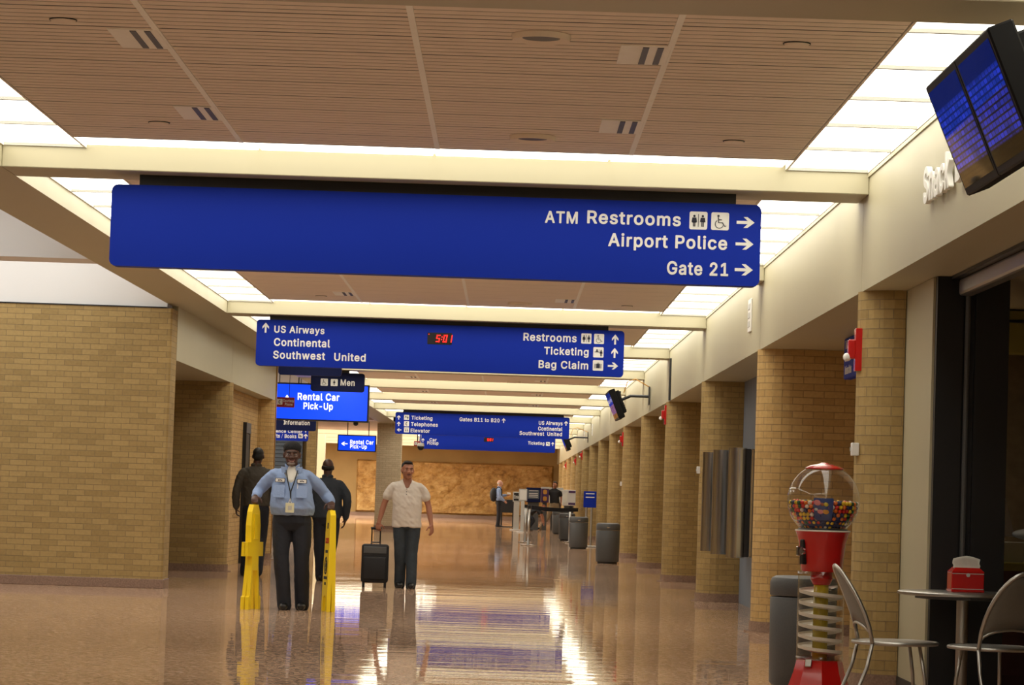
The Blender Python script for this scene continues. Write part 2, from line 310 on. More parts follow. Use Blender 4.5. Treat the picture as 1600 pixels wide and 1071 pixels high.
# outlines of a plain bold sans-serif alphabet (thousandths of the letter size)
GLYPHS = {}
for _e in '''-453|113 167 344 168 354 175 358 187 356 252 349 261 339 265 109 264 99 258 93 247 93 187 99 174;/249|0 -60 40 -60 230 560 190 560;0453|226 -28 268 -23 303 -13 335 7 366 37 388 70 404 107 416 147 424 202 426 252 424 307 415 362 404 402 388 437 366 472 338 499 303 521 268 532 228 537 188 533 148 520 118 501 88 472 65 437 49 402 38 362 29 307 27 252 29 202 37 147 49 107 64 72 87 37 118 7 148 -11 188 -24|218 72 208 73 193 78 178 89 166 102 153 126 143 152 135 182 130 257 136 327 143 357 155 387 167 407 188 427 208 436 228 439 248 435 263 429 273 422 290 402 302 382 317 327 323 252 317 177 299 122 287 102 263 80 243 72;1453|75 -21 391 -21 405 -16 411 -6 412 54 410 64 406 70 391 76 301 76 297 79 297 509 291 524 282 529 191 529 74 444 66 434 65 354 71 344 81 338 96 339 186 405 191 406 191 404 191 79 186 76 76 76 61 69 55 54 55 -1 61 -14;2453|63 -21 389 -21 399 -19 407 -11 410 -1 410 59 406 69 399 76 389 78 201 79 309 194 351 244 381 289 397 329 402 374 399 404 390 434 379 456 361 479 340 499 314 516 284 528 229 537 194 534 164 528 134 515 109 499 87 479 66 449 55 424 47 389 45 359 49 349 59 342 129 341 139 345 146 354 151 389 164 413 184 429 209 437 224 439 249 435 274 424 289 409 294 399 299 369 296 349 291 334 265 294 47 59 43 49 44 -6 50 -16;3453|216 -28 259 -25 289 -18 324 -4 348 12 371 32 389 57 404 86 411 112 414 142 412 172 402 207 389 232 369 259 344 280 314 296 274 308 269 312 391 452 393 462 393 512 388 522 379 529 69 530 59 527 51 517 50 447 55 437 63 432 234 431 239 430 242 427 139 309 136 297 136 247 139 237 149 229 224 225 249 221 269 213 289 198 299 182 307 157 307 127 295 102 279 86 254 76 234 72 204 72 174 78 151 92 136 112 127 142 124 147 114 152 39 152 29 146 23 132 28 97 37 72 54 44 74 22 99 3 129 -11 154 -19 184 -26;4453|280 -21 345 -21 355 -17 360 -13 364 -1 365 83 415 84 425 88 430 92 434 104 434 164 430 176 420 183 365 184 364 319 361 329 356 334 345 339 280 339 270 335 264 329 261 319 260 184 145 184 331 504 329 519 325 525 315 530 245 530 235 526 229 519 22 169 19 159 19 104 25 91 40 84 260 84 262 -6 268 -16;5453|218 -28 255 -25 295 -14 320 -3 345 15 367 37 388 67 401 97 409 132 412 162 411 187 406 217 388 262 360 300 325 328 305 339 280 348 235 355 205 353 160 342 169 427 175 431 365 431 375 433 381 437 386 447 387 512 380 525 370 530 95 530 86 527 80 522 75 512 46 257 50 241 55 236 65 232 130 225 140 229 160 242 185 251 215 256 235 254 260 246 275 236 295 212 302 192 307 162 303 132 297 117 287 102 275 89 265 82 240 72 205 72 190 76 175 84 155 102 147 117 140 141 130 149 55 150 45 144 40 137 39 127 42 102 50 77 66 47 85 26 107 7 135 -10 160 -19 185 -25;6453|224 -28 259 -25 289 -17 319 -5 344 12 369 37 386 62 399 92 407 122 410 157 407 192 400 222 390 247 370 277 349 297 324 314 299 324 269 333 234 335 229 337 342 502 343 512 339 522 332 527 324 530 249 530 236 522 94 312 61 247 45 192 43 162 45 127 52 97 67 62 84 37 104 17 134 -4 164 -18 194 -25|209 71 194 77 176 87 166 97 157 112 147 142 147 177 159 207 166 217 184 233 209 243 244 243 259 238 276 227 296 202 305 177 305 137 294 109 279 89 270 82 254 74 239 70;7453|96 -21 167 -21 177 -17 183 -11 410 439 412 449 412 509 409 519 402 527 392 530 62 530 52 527 44 519 41 509 41 449 47 438 57 432 287 431 289 429 78 9 76 -1 79 -11 87 -18;8453|224 -28 262 -26 297 -19 327 -8 352 7 372 23 393 47 411 77 419 107 422 137 415 182 404 207 380 242 350 267 377 297 391 322 399 347 403 382 400 407 392 437 378 462 362 482 337 504 317 516 287 528 257 535 227 537 197 535 167 529 137 517 117 505 92 484 77 467 60 437 52 407 49 382 53 347 61 322 75 297 102 267 71 242 48 207 33 162 31 137 33 107 42 77 57 50 82 22 100 7 127 -8 157 -19 192 -26|202 72 177 79 163 87 152 96 142 112 136 142 139 157 147 176 155 187 167 196 182 205 197 211 212 213 242 213 272 205 297 187 309 167 314 152 316 137 310 112 297 93 272 78 242 71|212 312 197 315 182 322 170 332 162 342 157 355 154 372 155 387 159 402 168 417 177 425 202 436 222 439 242 438 267 430 284 417 295 397 298 372 292 347 282 332 262 318 242 312;9453|128 -21 199 -21 214 -16 357 194 379 234 402 289 410 344 408 379 400 414 389 439 369 471 346 494 319 513 289 527 259 534 224 537 194 534 157 524 134 513 104 492 84 471 69 449 52 414 45 384 43 354 45 319 53 284 64 259 79 238 101 214 129 195 154 183 184 176 219 174 221 169 111 9 109 -1 112 -11 119 -18|204 268 184 276 164 294 157 304 151 319 146 349 150 379 164 409 184 427 209 438 244 438 266 429 279 419 288 409 297 394 302 384 305 364 305 334 302 319 289 294 279 283 266 274 254 268 229 264;A480|15 -21 86 -21 96 -18 101 -14 149 119 156 121 326 121 331 117 375 -6 381 -16 396 -21 466 -21 476 -17 481 -11 484 -1 482 9 296 514 291 524 286 528 276 530 201 530 191 527 183 519 -4 5 -5 -1 -2 -11 6 -18|191 220 186 224 236 374 241 376 293 224 291 221 286 220;B456|59 -21 250 -21 285 -19 320 -13 353 -1 380 14 402 34 420 59 429 79 437 109 439 139 437 164 431 189 420 214 406 234 368 269 382 279 395 294 405 309 413 329 418 349 419 369 416 404 409 429 398 454 383 474 368 489 340 509 305 522 275 528 240 530 60 530 50 527 42 519 39 509 39 -1 45 -14|150 78 146 84 146 204 148 209 245 210 280 205 295 200 310 190 320 179 329 164 333 149 332 119 319 99 300 86 275 81 245 78|150 306 146 309 146 314 147 429 150 431 235 431 265 428 285 423 297 414 306 404 313 384 314 359 305 337 290 321 270 311 240 306;C510|265 -28 295 -27 320 -23 370 -7 395 7 434 37 454 62 478 102 493 152 493 167 485 177 475 181 400 179 391 172 378 137 356 107 330 88 300 78 270 74 240 77 220 82 195 94 175 110 160 127 145 152 134 182 127 217 124 257 127 292 133 322 143 352 157 377 180 402 195 414 215 424 240 432 280 434 320 425 335 418 355 403 372 382 384 357 390 337 400 329 475 327 487 332 491 337 494 347 479 402 467 427 450 453 415 487 390 505 345 524 320 532 265 537 220 532 180 521 140 502 105 474 76 442 51 402 33 357 23 307 19 252 23 202 33 152 51 107 79 62 105 34 135 10 175 -11 220 -23;D502|59 -21 220 -21 270 -18 320 -6 360 12 399 39 427 69 450 106 469 154 479 204 483 259 479 309 470 354 452 399 428 439 400 470 365 495 320 515 275 526 230 530 60 530 50 527 42 519 39 509 39 -1 45 -14|150 78 146 84 147 429 150 431 220 431 255 428 285 421 310 409 330 394 345 378 359 354 369 324 376 289 378 254 376 219 370 187 360 159 346 134 328 114 307 99 284 89 250 81 215 78;E419|59 -21 375 -21 385 -19 393 -11 396 -1 396 59 392 69 385 76 375 78 150 78 146 84 146 204 150 208 355 208 370 214 376 229 376 289 370 301 360 306 150 307 147 309 147 429 150 431 380 433 389 439 393 449 393 509 390 519 385 526 370 530 60 530 50 527 42 519 39 509 39 -1 45 -14;G520|268 -28 310 -25 355 -13 385 -1 415 19 446 47 470 82 487 122 496 157 499 197 499 252 498 262 495 269 490 273 480 277 285 277 275 275 265 267 262 257 262 197 266 187 271 182 280 178 391 177 386 152 367 117 350 100 330 87 295 76 270 74 240 77 215 84 195 94 175 111 160 128 145 153 132 187 127 217 124 252 127 292 134 327 145 357 160 382 173 397 195 414 215 424 240 432 265 435 295 432 330 420 353 402 370 381 391 337 400 330 475 328 486 332 494 342 495 352 489 377 480 402 469 422 450 452 420 482 395 501 345 524 295 535 265 537 215 531 175 520 140 503 105 476 75 442 50 402 33 357 22 307 19 252 22 202 33 152 50 107 78 62 105 33 135 9 175 -11 220 -23;I200|30 -21 271 -21 281 -17 287 -11 290 -1 290 54 286 70 281 74 271 78 206 78 204 84 204 429 206 431 271 431 280 434 286 439 290 449 290 509 286 521 276 529 31 530 21 527 13 519 10 509 10 454 12 444 16 438 21 434 31 431 91 431 97 429 97 79 31 78 21 75 14 69 10 59 11 -6 17 -16;L393|59 -21 360 -21 375 -16 380 -9 382 -1 382 59 378 69 370 76 360 78 147 79 146 509 140 524 130 529 55 529 46 524 40 514 39 -1 45 -14;M628|59 -21 125 -21 136 -16 142 -6 143 289 145 299 266 -6 272 -16 285 -21 345 -21 355 -17 360 -11 480 295 483 284 484 -6 490 -15 500 -21 570 -21 582 -16 588 -6 589 4 589 509 582 524 570 530 475 530 465 527 460 522 332 194 315 142 297 194 170 520 160 528 150 530 60 530 45 523 39 509 39 -1 45 -14;O533|265 -28 315 -23 360 -11 400 11 430 34 455 62 483 107 500 152 511 202 514 252 511 307 500 357 483 402 458 442 430 474 390 504 355 521 315 532 265 537 220 532 180 521 140 502 105 474 76 442 51 402 33 357 23 307 19 252 23 202 33 152 51 107 79 62 105 34 135 10 175 -11 220 -23|240 76 220 82 199 92 178 107 160 129 145 152 133 182 127 217 124 252 127 292 134 327 143 352 160 380 179 402 200 417 240 432 265 435 290 433 315 427 340 414 360 397 373 382 388 357 399 327 407 292 409 252 407 217 400 182 388 152 374 127 355 107 340 95 320 84 295 76 265 74;P445|59 -21 130 -20 143 -11 146 -1 146 159 148 164 270 167 310 175 343 189 370 207 391 229 408 254 420 284 428 319 430 349 428 379 420 409 409 439 392 464 370 487 340 507 310 519 275 527 235 530 60 530 50 527 42 519 39 509 39 -1 45 -14|150 263 146 269 147 429 150 431 255 430 285 421 306 404 313 394 319 379 322 364 322 334 314 304 300 284 275 269 255 265;R449|59 -21 130 -20 143 -11 146 -1 146 169 146 174 150 177 235 175 340 -16 350 -21 430 -21 440 -17 446 -11 449 -1 447 9 344 199 370 216 390 234 407 259 422 294 428 319 430 354 428 384 421 414 408 444 390 471 369 489 345 506 310 520 275 527 235 530 60 530 50 527 42 519 39 509 39 -1 45 -14|150 276 146 279 146 284 147 429 150 431 255 430 290 420 310 404 316 394 323 369 323 339 315 309 302 294 275 280 255 277;S447|221 -30 263 -28 298 -21 333 -8 363 9 387 30 403 51 416 75 427 110 429 140 428 165 415 205 398 229 371 255 353 267 318 284 208 316 178 327 156 340 141 355 137 365 137 385 143 400 153 414 178 429 193 434 223 438 253 435 273 429 289 420 303 408 312 395 320 365 333 357 403 357 413 361 420 370 422 380 419 405 409 435 395 460 373 485 353 501 328 515 298 527 263 535 228 537 193 535 158 528 126 515 103 502 78 483 58 460 46 440 34 405 31 370 36 335 53 297 73 273 103 250 138 233 178 219 283 188 308 173 320 160 323 150 324 130 319 115 303 95 278 79 243 71 208 71 173 79 148 94 134 110 123 145 113 156 103 158 33 157 22 150 17 135 21 105 34 70 48 47 63 29 88 8 118 -9 148 -20 183 -27;T449|191 -21 262 -20 272 -15 277 -6 279 429 282 431 417 431 428 434 434 439 438 449 438 509 435 519 427 528 417 530 32 530 22 527 14 519 11 509 11 449 15 439 22 434 32 431 167 431 172 429 172 -1 177 -13 182 -18;U517|256 -29 305 -26 340 -17 375 -2 405 17 430 41 452 71 466 101 475 136 478 171 478 506 475 520 465 528 390 530 380 525 373 516 372 181 370 156 357 121 335 96 320 86 300 78 280 74 260 73 235 74 215 79 183 96 170 108 161 121 147 156 145 181 144 516 135 527 120 530 55 529 45 523 40 516 39 171 42 136 51 101 66 71 87 41 114 16 140 -1 185 -19 220 -27;a389|158 -30 205 -24 225 -18 255 -1 262 -15 275 -21 340 -21 352 -15 357 -5 358 250 356 280 350 308 340 330 331 345 310 369 280 388 260 395 225 403 195 405 150 401 125 394 90 379 65 361 49 345 34 325 20 295 21 285 30 273 100 253 115 259 128 280 140 292 155 301 170 307 195 310 220 307 240 297 249 285 255 260 254 255 250 251 120 231 85 220 55 203 40 190 25 171 15 150 9 110 11 80 20 53 44 15 65 -3 87 -15 110 -23|145 69 125 79 116 90 113 105 114 115 119 125 125 130 144 140 165 145 250 158 255 156 254 135 250 115 240 96 229 85 205 71 190 68 170 66;c396|206 -29 244 -26 269 -21 299 -8 319 4 344 26 360 46 369 61 384 101 382 111 371 121 309 137 299 137 288 131 275 101 259 83 244 74 209 67 189 70 169 76 149 91 134 111 127 126 119 166 117 186 119 211 128 251 145 281 159 294 174 302 189 307 209 309 239 304 264 288 276 271 285 251 289 246 299 241 309 242 369 257 376 261 382 271 383 281 368 316 348 346 333 361 314 375 284 390 264 398 229 405 174 403 139 394 104 376 78 356 56 331 35 296 23 261 16 226 13 191 16 146 24 111 37 76 59 41 79 20 104 0 134 -15 169 -25;d424|192 -29 219 -28 244 -22 274 -8 289 3 297 -14 309 -21 374 -21 384 -17 391 -9 393 1 393 511 389 522 379 529 309 530 299 526 294 521 290 511 289 374 259 393 219 404 164 403 129 393 99 377 74 356 56 336 36 301 23 266 15 226 13 186 16 146 24 106 36 76 52 46 74 20 104 -4 129 -16 159 -26|184 70 169 76 149 91 137 106 128 126 122 146 117 186 122 231 127 251 137 271 148 286 159 295 169 301 184 307 204 309 224 307 239 302 261 286 280 256 286 236 291 191 286 146 272 106 261 91 249 81 239 75 219 69 204 68;e404|211 -29 244 -27 289 -16 334 10 352 26 376 61 385 86 383 101 379 107 371 111 304 126 293 121 274 91 254 76 224 68 194 69 164 78 147 91 129 116 123 131 121 146 124 148 374 148 384 152 390 161 392 196 391 231 385 261 376 291 365 316 334 356 314 373 294 385 274 393 249 401 204 405 169 403 134 392 104 377 73 351 54 329 35 296 16 231 13 186 16 146 25 106 37 76 54 48 76 21 104 0 139 -17 174 -26|124 243 123 246 128 261 149 288 174 304 204 309 234 305 251 296 262 286 272 271 278 261 283 246 279 242;f254|80 -21 146 -21 156 -16 162 -6 163 304 166 306 236 308 246 316 249 329 249 379 242 394 231 400 166 400 163 404 164 429 169 444 176 450 201 453 231 447 241 452 246 459 263 514 264 524 256 538 241 544 206 551 166 550 129 539 111 529 91 512 80 499 68 479 61 454 60 404 56 400 1 399 -8 394 -14 384 -15 324 -9 313 -4 309 6 306 56 306 59 304 60 -1 66 -14;g425|206 -172 239 -170 269 -165 299 -155 324 -143 351 -122 367 -102 383 -72 391 -42 393 -7 393 378 389 391 379 399 309 400 298 393 289 375 259 393 219 404 164 403 129 393 99 377 77 358 59 338 37 303 23 268 15 233 13 193 15 153 22 118 38 78 54 53 75 28 104 8 129 -5 164 -14 199 -16 239 -11 263 -2 289 14 290 13 288 -27 280 -47 264 -61 234 -74 189 -75 164 -69 144 -57 116 -27 104 -20 93 -22 44 -49 34 -57 31 -62 32 -77 42 -97 69 -126 89 -142 109 -153 149 -166|184 82 169 87 149 100 138 113 129 131 122 153 117 193 122 233 138 273 159 296 174 303 189 308 224 307 239 302 259 288 272 273 280 258 286 238 290 213 290 168 287 148 280 128 271 113 253 93 239 86 224 82 204 80;h410|52 -21 118 -21 128 -16 133 -9 135 -1 137 249 145 274 158 289 183 304 198 307 228 306 245 299 258 289 265 279 272 259 275 234 275 -1 278 -11 283 -16 293 -21 358 -21 368 -18 373 -14 378 -1 378 244 371 299 360 329 343 355 328 371 310 384 283 396 258 403 228 405 198 403 168 394 138 377 135 384 134 514 129 524 118 530 48 529 38 523 32 509 32 -1 38 -14;i167|51 -21 121 -20 131 -13 135 -1 135 379 128 394 116 400 51 400 39 394 33 384 32 -1 35 -11 39 -16|66 424 96 423 116 430 137 449 144 464 146 494 139 514 126 529 101 542 81 545 66 542 51 535 31 517 23 499 20 479 28 454 41 439 51 431;k381|52 -21 118 -21 128 -16 132 -11 135 -1 135 129 138 134 153 146 283 -18 293 -21 373 -21 383 -18 388 -14 393 -1 388 14 230 214 375 364 380 374 378 389 373 396 363 400 283 400 273 397 138 259 135 264 135 509 129 524 118 530 48 529 38 523 32 509 32 -1 38 -14;l189|136 -23 158 -23 188 -17 198 -10 202 2 191 57 186 67 173 75 143 73 137 77 135 87 135 512 128 525 118 530 48 529 37 522 32 507 32 87 34 57 43 27 63 2 83 -11 103 -19;m610|52 -21 118 -21 128 -16 133 -9 135 -1 136 254 145 279 157 294 178 306 198 309 228 303 244 289 251 274 253 -1 256 -11 260 -16 273 -21 338 -21 348 -17 353 -11 356 -1 357 259 363 279 378 297 393 306 418 309 438 307 458 297 465 289 472 274 475 249 475 -1 478 -10 483 -16 493 -21 558 -21 571 -16 575 -11 578 -1 578 259 576 284 570 314 559 339 545 359 528 377 508 390 483 400 458 406 418 406 388 400 353 384 323 358 318 357 303 375 278 394 248 404 218 407 183 403 163 395 138 379 133 381 126 394 113 400 53 400 39 394 32 379 32 -1 38 -14;n410|52 -21 118 -21 128 -16 133 -9 135 -1 135 224 139 259 145 274 163 293 183 304 208 308 228 306 248 298 265 279 272 259 275 234 275 -1 278 -11 288 -19 298 -21 358 -21 368 -18 375 -11 378 4 378 239 376 274 370 304 358 334 343 354 329 369 308 386 283 396 258 403 228 405 193 402 168 394 138 377 134 379 126 394 113 400 48 399 35 389 32 379 32 -1 38 -14;o415|207 -29 244 -26 279 -16 309 -3 339 21 363 51 378 76 390 106 400 146 402 186 400 226 389 271 377 301 363 326 339 355 309 379 279 393 244 403 209 405 169 402 134 392 104 376 79 356 59 335 38 301 24 266 16 226 13 186 16 146 24 111 37 76 59 41 79 20 104 0 134 -15 169 -25|184 71 169 76 149 91 137 106 127 126 122 146 117 186 122 231 128 251 136 266 145 281 159 294 174 302 189 307 224 308 244 301 259 292 277 271 287 251 294 231 297 206 297 166 294 146 279 106 269 94 254 81 244 75 224 69 209 67;p424|52 -164 118 -164 128 -159 132 -154 135 -144 135 -4 137 1 178 -21 203 -27 228 -29 268 -26 298 -16 320 -4 348 17 373 46 389 76 401 111 409 151 411 191 409 226 401 266 389 301 368 336 350 356 328 376 298 392 263 403 228 405 203 404 178 398 161 391 138 375 134 376 128 393 123 397 113 400 48 399 38 393 33 386 32 -144 38 -157|198 71 178 80 164 91 153 106 144 126 135 166 135 211 139 236 152 271 173 294 188 303 203 307 238 307 253 303 277 286 288 271 295 256 302 236 306 211 306 166 303 146 297 126 288 108 278 94 264 81 253 74 238 70 218 68;r259|52 -21 118 -21 128 -16 133 -9 135 -1 135 234 138 259 149 279 159 289 173 298 208 305 248 302 260 309 264 319 264 384 261 394 253 403 213 406 188 404 163 396 133 381 126 394 113 400 48 399 35 389 32 379 32 -1 38 -14;s365|178 -29 211 -28 246 -21 271 -12 311 14 330 36 342 56 350 81 352 106 348 136 339 161 321 186 301 203 266 220 151 252 141 257 132 266 130 276 132 286 141 297 156 307 186 312 206 310 227 301 237 291 251 265 256 260 266 256 331 270 343 281 345 291 337 316 316 351 301 367 282 381 261 392 241 399 211 404 161 404 136 399 106 389 82 376 50 346 38 326 29 301 26 276 29 246 40 216 56 195 78 176 111 160 141 151 221 131 236 123 243 116 246 106 245 96 241 87 234 81 221 73 206 69 181 66 161 69 136 78 120 96 111 119 101 127 91 128 31 114 21 108 16 101 15 91 21 68 30 46 46 25 65 6 81 -5 106 -17 151 -27;t227|166 -25 201 -23 221 -17 231 -9 234 5 222 60 216 70 201 75 161 72 152 75 149 80 147 100 147 300 151 306 206 306 216 310 221 314 225 325 224 385 217 395 206 400 150 400 147 405 147 475 141 485 136 490 126 492 61 492 51 486 44 475 44 405 41 400 1 399 -9 393 -14 385 -15 325 -11 315 -4 309 6 306 41 306 44 300 44 90 47 60 59 30 78 5 106 -13 136 -22;u410|181 -26 218 -22 243 -14 273 3 283 -14 298 -21 363 -20 373 -14 377 -6 378 379 373 393 363 399 293 400 283 395 278 389 275 379 274 134 265 109 251 89 228 75 203 71 179 74 163 81 153 89 146 99 137 119 135 144 135 379 132 389 123 398 113 400 48 399 35 389 32 379 32 139 34 104 41 74 51 49 63 29 87 4 103 -6 128 -18 153 -23;v389|161 -21 227 -21 237 -18 244 -11 391 374 389 389 382 397 372 400 302 400 292 395 287 389 197 141 192 142 102 390 97 396 87 400 17 400 7 397 -1 389 -4 379 -2 369 143 -6 149 -16;w567|137 -21 203 -21 213 -16 217 -11 283 218 288 208 350 -11 358 -18 368 -21 430 -21 443 -16 449 -6 565 374 565 384 559 394 548 400 478 400 468 396 463 391 398 161 336 384 328 396 318 400 253 400 243 398 234 389 173 172 168 168 105 389 98 397 88 400 23 400 9 394 3 384 3 374 118 -6 124 -16;y389|80 -166 127 -162 147 -156 162 -147 193 -121 215 -86 390 369 391 384 382 397 372 400 302 400 292 395 287 389 197 141 192 142 102 390 97 396 87 400 17 400 7 397 -1 389 -4 379 -2 369 140 -1 126 -41 112 -62 97 -69 57 -65 46 -71 41 -81 26 -136 27 -146 32 -153 42 -159'''.split(';'):
    _p = _e[1:].split('|'); GLYPHS[_e[0]] = (int(_p[0]), [list(map(int, q.split())) for q in _p[1:]])
def text_words(string, wd, cap, depth=.003, bold=.017):
    """one mesh per word; the whole line is wd wide with capitals cap high"""
    x = 0.; out = []
    for word in string.split(' '):
        if not word: x += .24; continue
        cu = bpy.data.curves.new('txt', 'CURVE'); cu.dimensions = '2D'; cu.fill_mode = 'BOTH'; cu.extrude = .5
        for ch in word:
            adv, cont = GLYPHS[ch]
            for c in cont:
                n = len(c) // 2; sp = cu.splines.new('POLY'); sp.points.add(n - 1); sp.use_cyclic_u = True
                for i in range(n): sp.points[i].co = (x + c[2 * i] / 1000, c[2 * i + 1] / 1000, 0, 1)
            x += adv / 1000 + .047
        o = bpy.data.objects.new('txt', cu); COL.objects.link(o)
        dg = bpy.context.evaluated_depsgraph_get(); me = bpy.data.meshes.new_from_object(o.evaluated_get(dg))
        bpy.data.objects.remove(o); bpy.data.curves.remove(cu); out.append(me); x += .24
    xs = [v.co.x for me in out for v in me.vertices]; x0, x1 = min(xs), max(xs)
    sx = wd / (x1 - x0); sy = cap / .551
    for me in out:
        for v in me.vertices: v.co = Vector(((v.co.x - x0) * sx, v.co.z * depth, (v.co.y + .021) * sy))
    return out
def text(string, x, z, wd, cap, parent, m, y=-.002, name='lettering', bold=.02, depth=.003):
    for me in text_words(string, wd, cap, depth, bold): o = link(name, me, m, parent, (x, y, z))
    return o
def arrow(x, z, wd, h, d, parent, m, y=-.002):
    """d = r,l,u ; box x..x+w, z..z+h"""
    t = .115
    base = [(0, .5 - t), (.62, .5 - t), (.38, .08), (.60, .08), (1, .5), (.60, .92), (.38, .92), (.62, .5 + t), (0, .5 + t)]
    if d == 'l': base = [(1 - a, b) for a, b in base]
    if d == 'u': base = [(b, a) for a, b in base]
    pts = [(x + a * wd, z + b * h) for a, b in base]
    mb = MB(); mb.poly(pts, (y, y + .003)); return mb.build('arrow', m, parent)
def person_glyph(mb, cx, z0, h, d, skirt=False):
    mb.disc(cx, z0 + h * .89, h * .1, d)
    if skirt:
        mb.poly([(cx - h * .1, z0 + h * .76), (cx + h * .1, z0 + h * .76), (cx + h * .2, z0 + h * .33), (cx - h * .2, z0 + h * .33)], d)
    else: mb.poly([(cx - h * .16, z0 + h * .76), (cx + h * .16, z0 + h * .76), (cx + h * .16, z0 + h * .40), (cx - h * .16, z0 + h * .40)], d)
    for sx in (-1, 1):
        mb.poly([(cx + sx * h * .02, z0), (cx + sx * h * .10, z0), (cx + sx * h * .10, z0 + h * .45), (cx + sx * h * .02, z0 + h * .45)], d)
        mb.poly([(cx + sx * h * .18, z0 + h * .38), (cx + sx * h * .23, z0 + h * .40), (cx + sx * h * .17, z0 + h * .76), (cx + sx * h * .10, z0 + h * .76)], d)
def picto(kind, x, z, s, parent, m, y=-.002):
    p = MB(); p.rrect(x, x + s, z, z + s, (y, y + .003), s * .1); p = p.build('pictogram', m, parent)
    g = MB(); d = (y - .003, y - .0005); c = x + s / 2
    if kind == 'wc':
        person_glyph(g, x + s * .27, z + s * .16, s * .66, d, True); person_glyph(g, x + s * .74, z + s * .16, s * .66, d)
        g.box(c - s * .015, c + s * .015, *d, z + s * .14, z + s * .86)
    elif kind == 'man': person_glyph(g, c, z + s * .14, s * .7, d)
    elif kind == 'acc':
        g.disc(x + s * .40, z + s * .80, s * .065, d)
        pts = [(x + s * (.46 + .23 * math.cos(t)), 0, z + s * (.34 + .23 * math.sin(t))) for t in [math.radians(a) for a in range(125, 345, 12)]]
        g.tube([(a, (d[0] + d[1]) / 2, b_) for a, _, b_ in pts], s * .022, 5)
        yy = (d[0] + d[1]) / 2
        g.tube([(x + s * .40, yy, z + s * .72), (x + s * .42, yy, z + s * .42), (x + s * .64, yy, z + s * .42), (x + s * .76, yy, z + s * .22), (x + s * .84, yy, z + s * .25)], s * .03, 5)
        g.tube([(x + s * .41, yy, z + s * .58), (x + s * .60, yy, z + s * .58)], s * .022, 5)
    elif kind == 'tk':
        person_glyph(g, x + s * .76, z + s * .14, s * .62, d); g.box(x + s * .12, x + s * .62, *d, z + s * .50, z + s * .56)
        g.disc(x + s * .36, z + s * .74, s * .07, d); g.poly([(x + s * .24, z + s * .57), (x + s * .50, z + s * .57), (x + s * .44, z + s * .67), (x + s * .28, z + s * .67)], d)
        g.disc(x + s * .56, z + s * .72, s * .04, d)
    elif kind == 'bag':
        g.box(x + s * .32, x + s * .68, *d, z + s * .24, z + s * .66); g.box(x + s * .19, x + s * .25, *d, z + s * .24, z + s * .66); g.box(x + s * .75, x + s * .81, *d, z + s * .24, z + s * .66)
        g.box(x + s * .40, x + s * .60, *d, z + s * .72, z + s * .76); g.box(x + s * .40, x + s * .44, *d, z + s * .66, z + s * .76); g.box(x + s * .56, x + s * .60, *d, z + s * .66, z + s * .76)
    elif kind == 'ph':
        yy = (d[0] + d[1]) / 2
        g.tube([(x + s * .62, yy, z + s * .80), (x + s * .40, yy, z + s * .66), (x + s * .40, yy, z + s * .34), (x + s * .62, yy, z + s * .20)], s * .07, 6)
    elif kind == 'bk':
        for k in range(3): g.box(x + s * (.2 + .2 * k), x + s * (.34 + .2 * k), *d, z + s * .2, z + s * (.8 - .1 * k))
    else:
        for k in range(2): person_glyph(g, x + s * (.34 + .32 * k), z + s * .18, s * .45, d)
        g.box(x + s * .14, x + s * .86, *d, z + s * .70, z + s * .75)
    g.build('glyph', M['text_dark'], p)
    return p
SEG7 = {'0': 'abcdef', '1': 'bc', '5': 'afgcd', ':': ''}
def clock(x, z, wd, h, parent, time='5:01', y=-.004):
    p = MB(); p.rrect(x, x + wd, z, z + h, (y, y + .02), .006); p = p.build('clock_display', M['black'], parent)
    d = (y - .004, y - .001); dh = h * .62; dw = dh * .52; t = dh * .14; cx = x + wd * .34; z0 = z + h * .2; sh = .14
    def seg(a, b_, c_, e_):
        g.poly([(a + (b_ - z0) * sh, b_), (c_ + (b_ - z0) * sh, b_), (c_ + (e_ - z0) * sh, e_), (a + (e_ - z0) * sh, e_)], d)
    for chx in time:
        g = MB()
        if chx == ':':
            for q in (.3, .65): seg(cx, z0 + dh * q, cx + t, z0 + dh * q + t)
            g.build('colon', M['digit'], p); cx += t * 2; continue
        on = SEG7[chx]; m_ = z0 + dh / 2
        R = dict(a=(cx, z0 + dh - t, cx + dw, z0 + dh), d=(cx, z0, cx + dw, z0 + t), g=(cx, m_ - t / 2, cx + dw, m_ + t / 2), f=(cx, m_, cx + t, z0 + dh), e=(cx, z0, cx + t, m_), b=(cx + dw - t, m_, cx + dw, z0 + dh), c=(cx + dw - t, z0, cx + dw, m_))
        for k in on: seg(*R[k])
        g.build('digit', M['digit'], p); cx += dw + t * 1.2
    g = MB(); g.disc(x + wd * .06, z + h * .85, h * .035, d); g.build('indicator', M['digit'], p)

# ------------------------------------------------------------------ the hall
XR, XL, XSI, XSO = 2.46, -4.08, -3.58, -4.15       # right fascia, left wall face, soffit inner and outer edge
HF, HB, HC = 2.77, 3.43, 3.58                      # fascia underside, beam underside, ceiling
BT = .62                                           # beam thickness
YB = {-3: -4.2, -2: 4.1, -1: 12.42}
for k in range(0, 15): YB[k] = 20.4 + 8.3 * k
YEND = 144.
ORD = ['first', 'second', 'third', 'fourth', 'fifth', 'sixth', 'seventh', 'eighth', 'ninth', 'tenth', 'eleventh', 'twelfth', 'thirteenth', 'fourteenth', 'fifteenth', 'sixteenth', 'seventeenth']
sbox('floor', -14, 8, -8, YEND + .5, -.2, 0, M['floor'])
sbox('ceiling', -4.3, 2.7, -8, YEND + .5, 3.63, 3.8, M['white'])
sbox('wall_front', -14, 8, -8.2, -8, 0, 4.5, M['gold'])

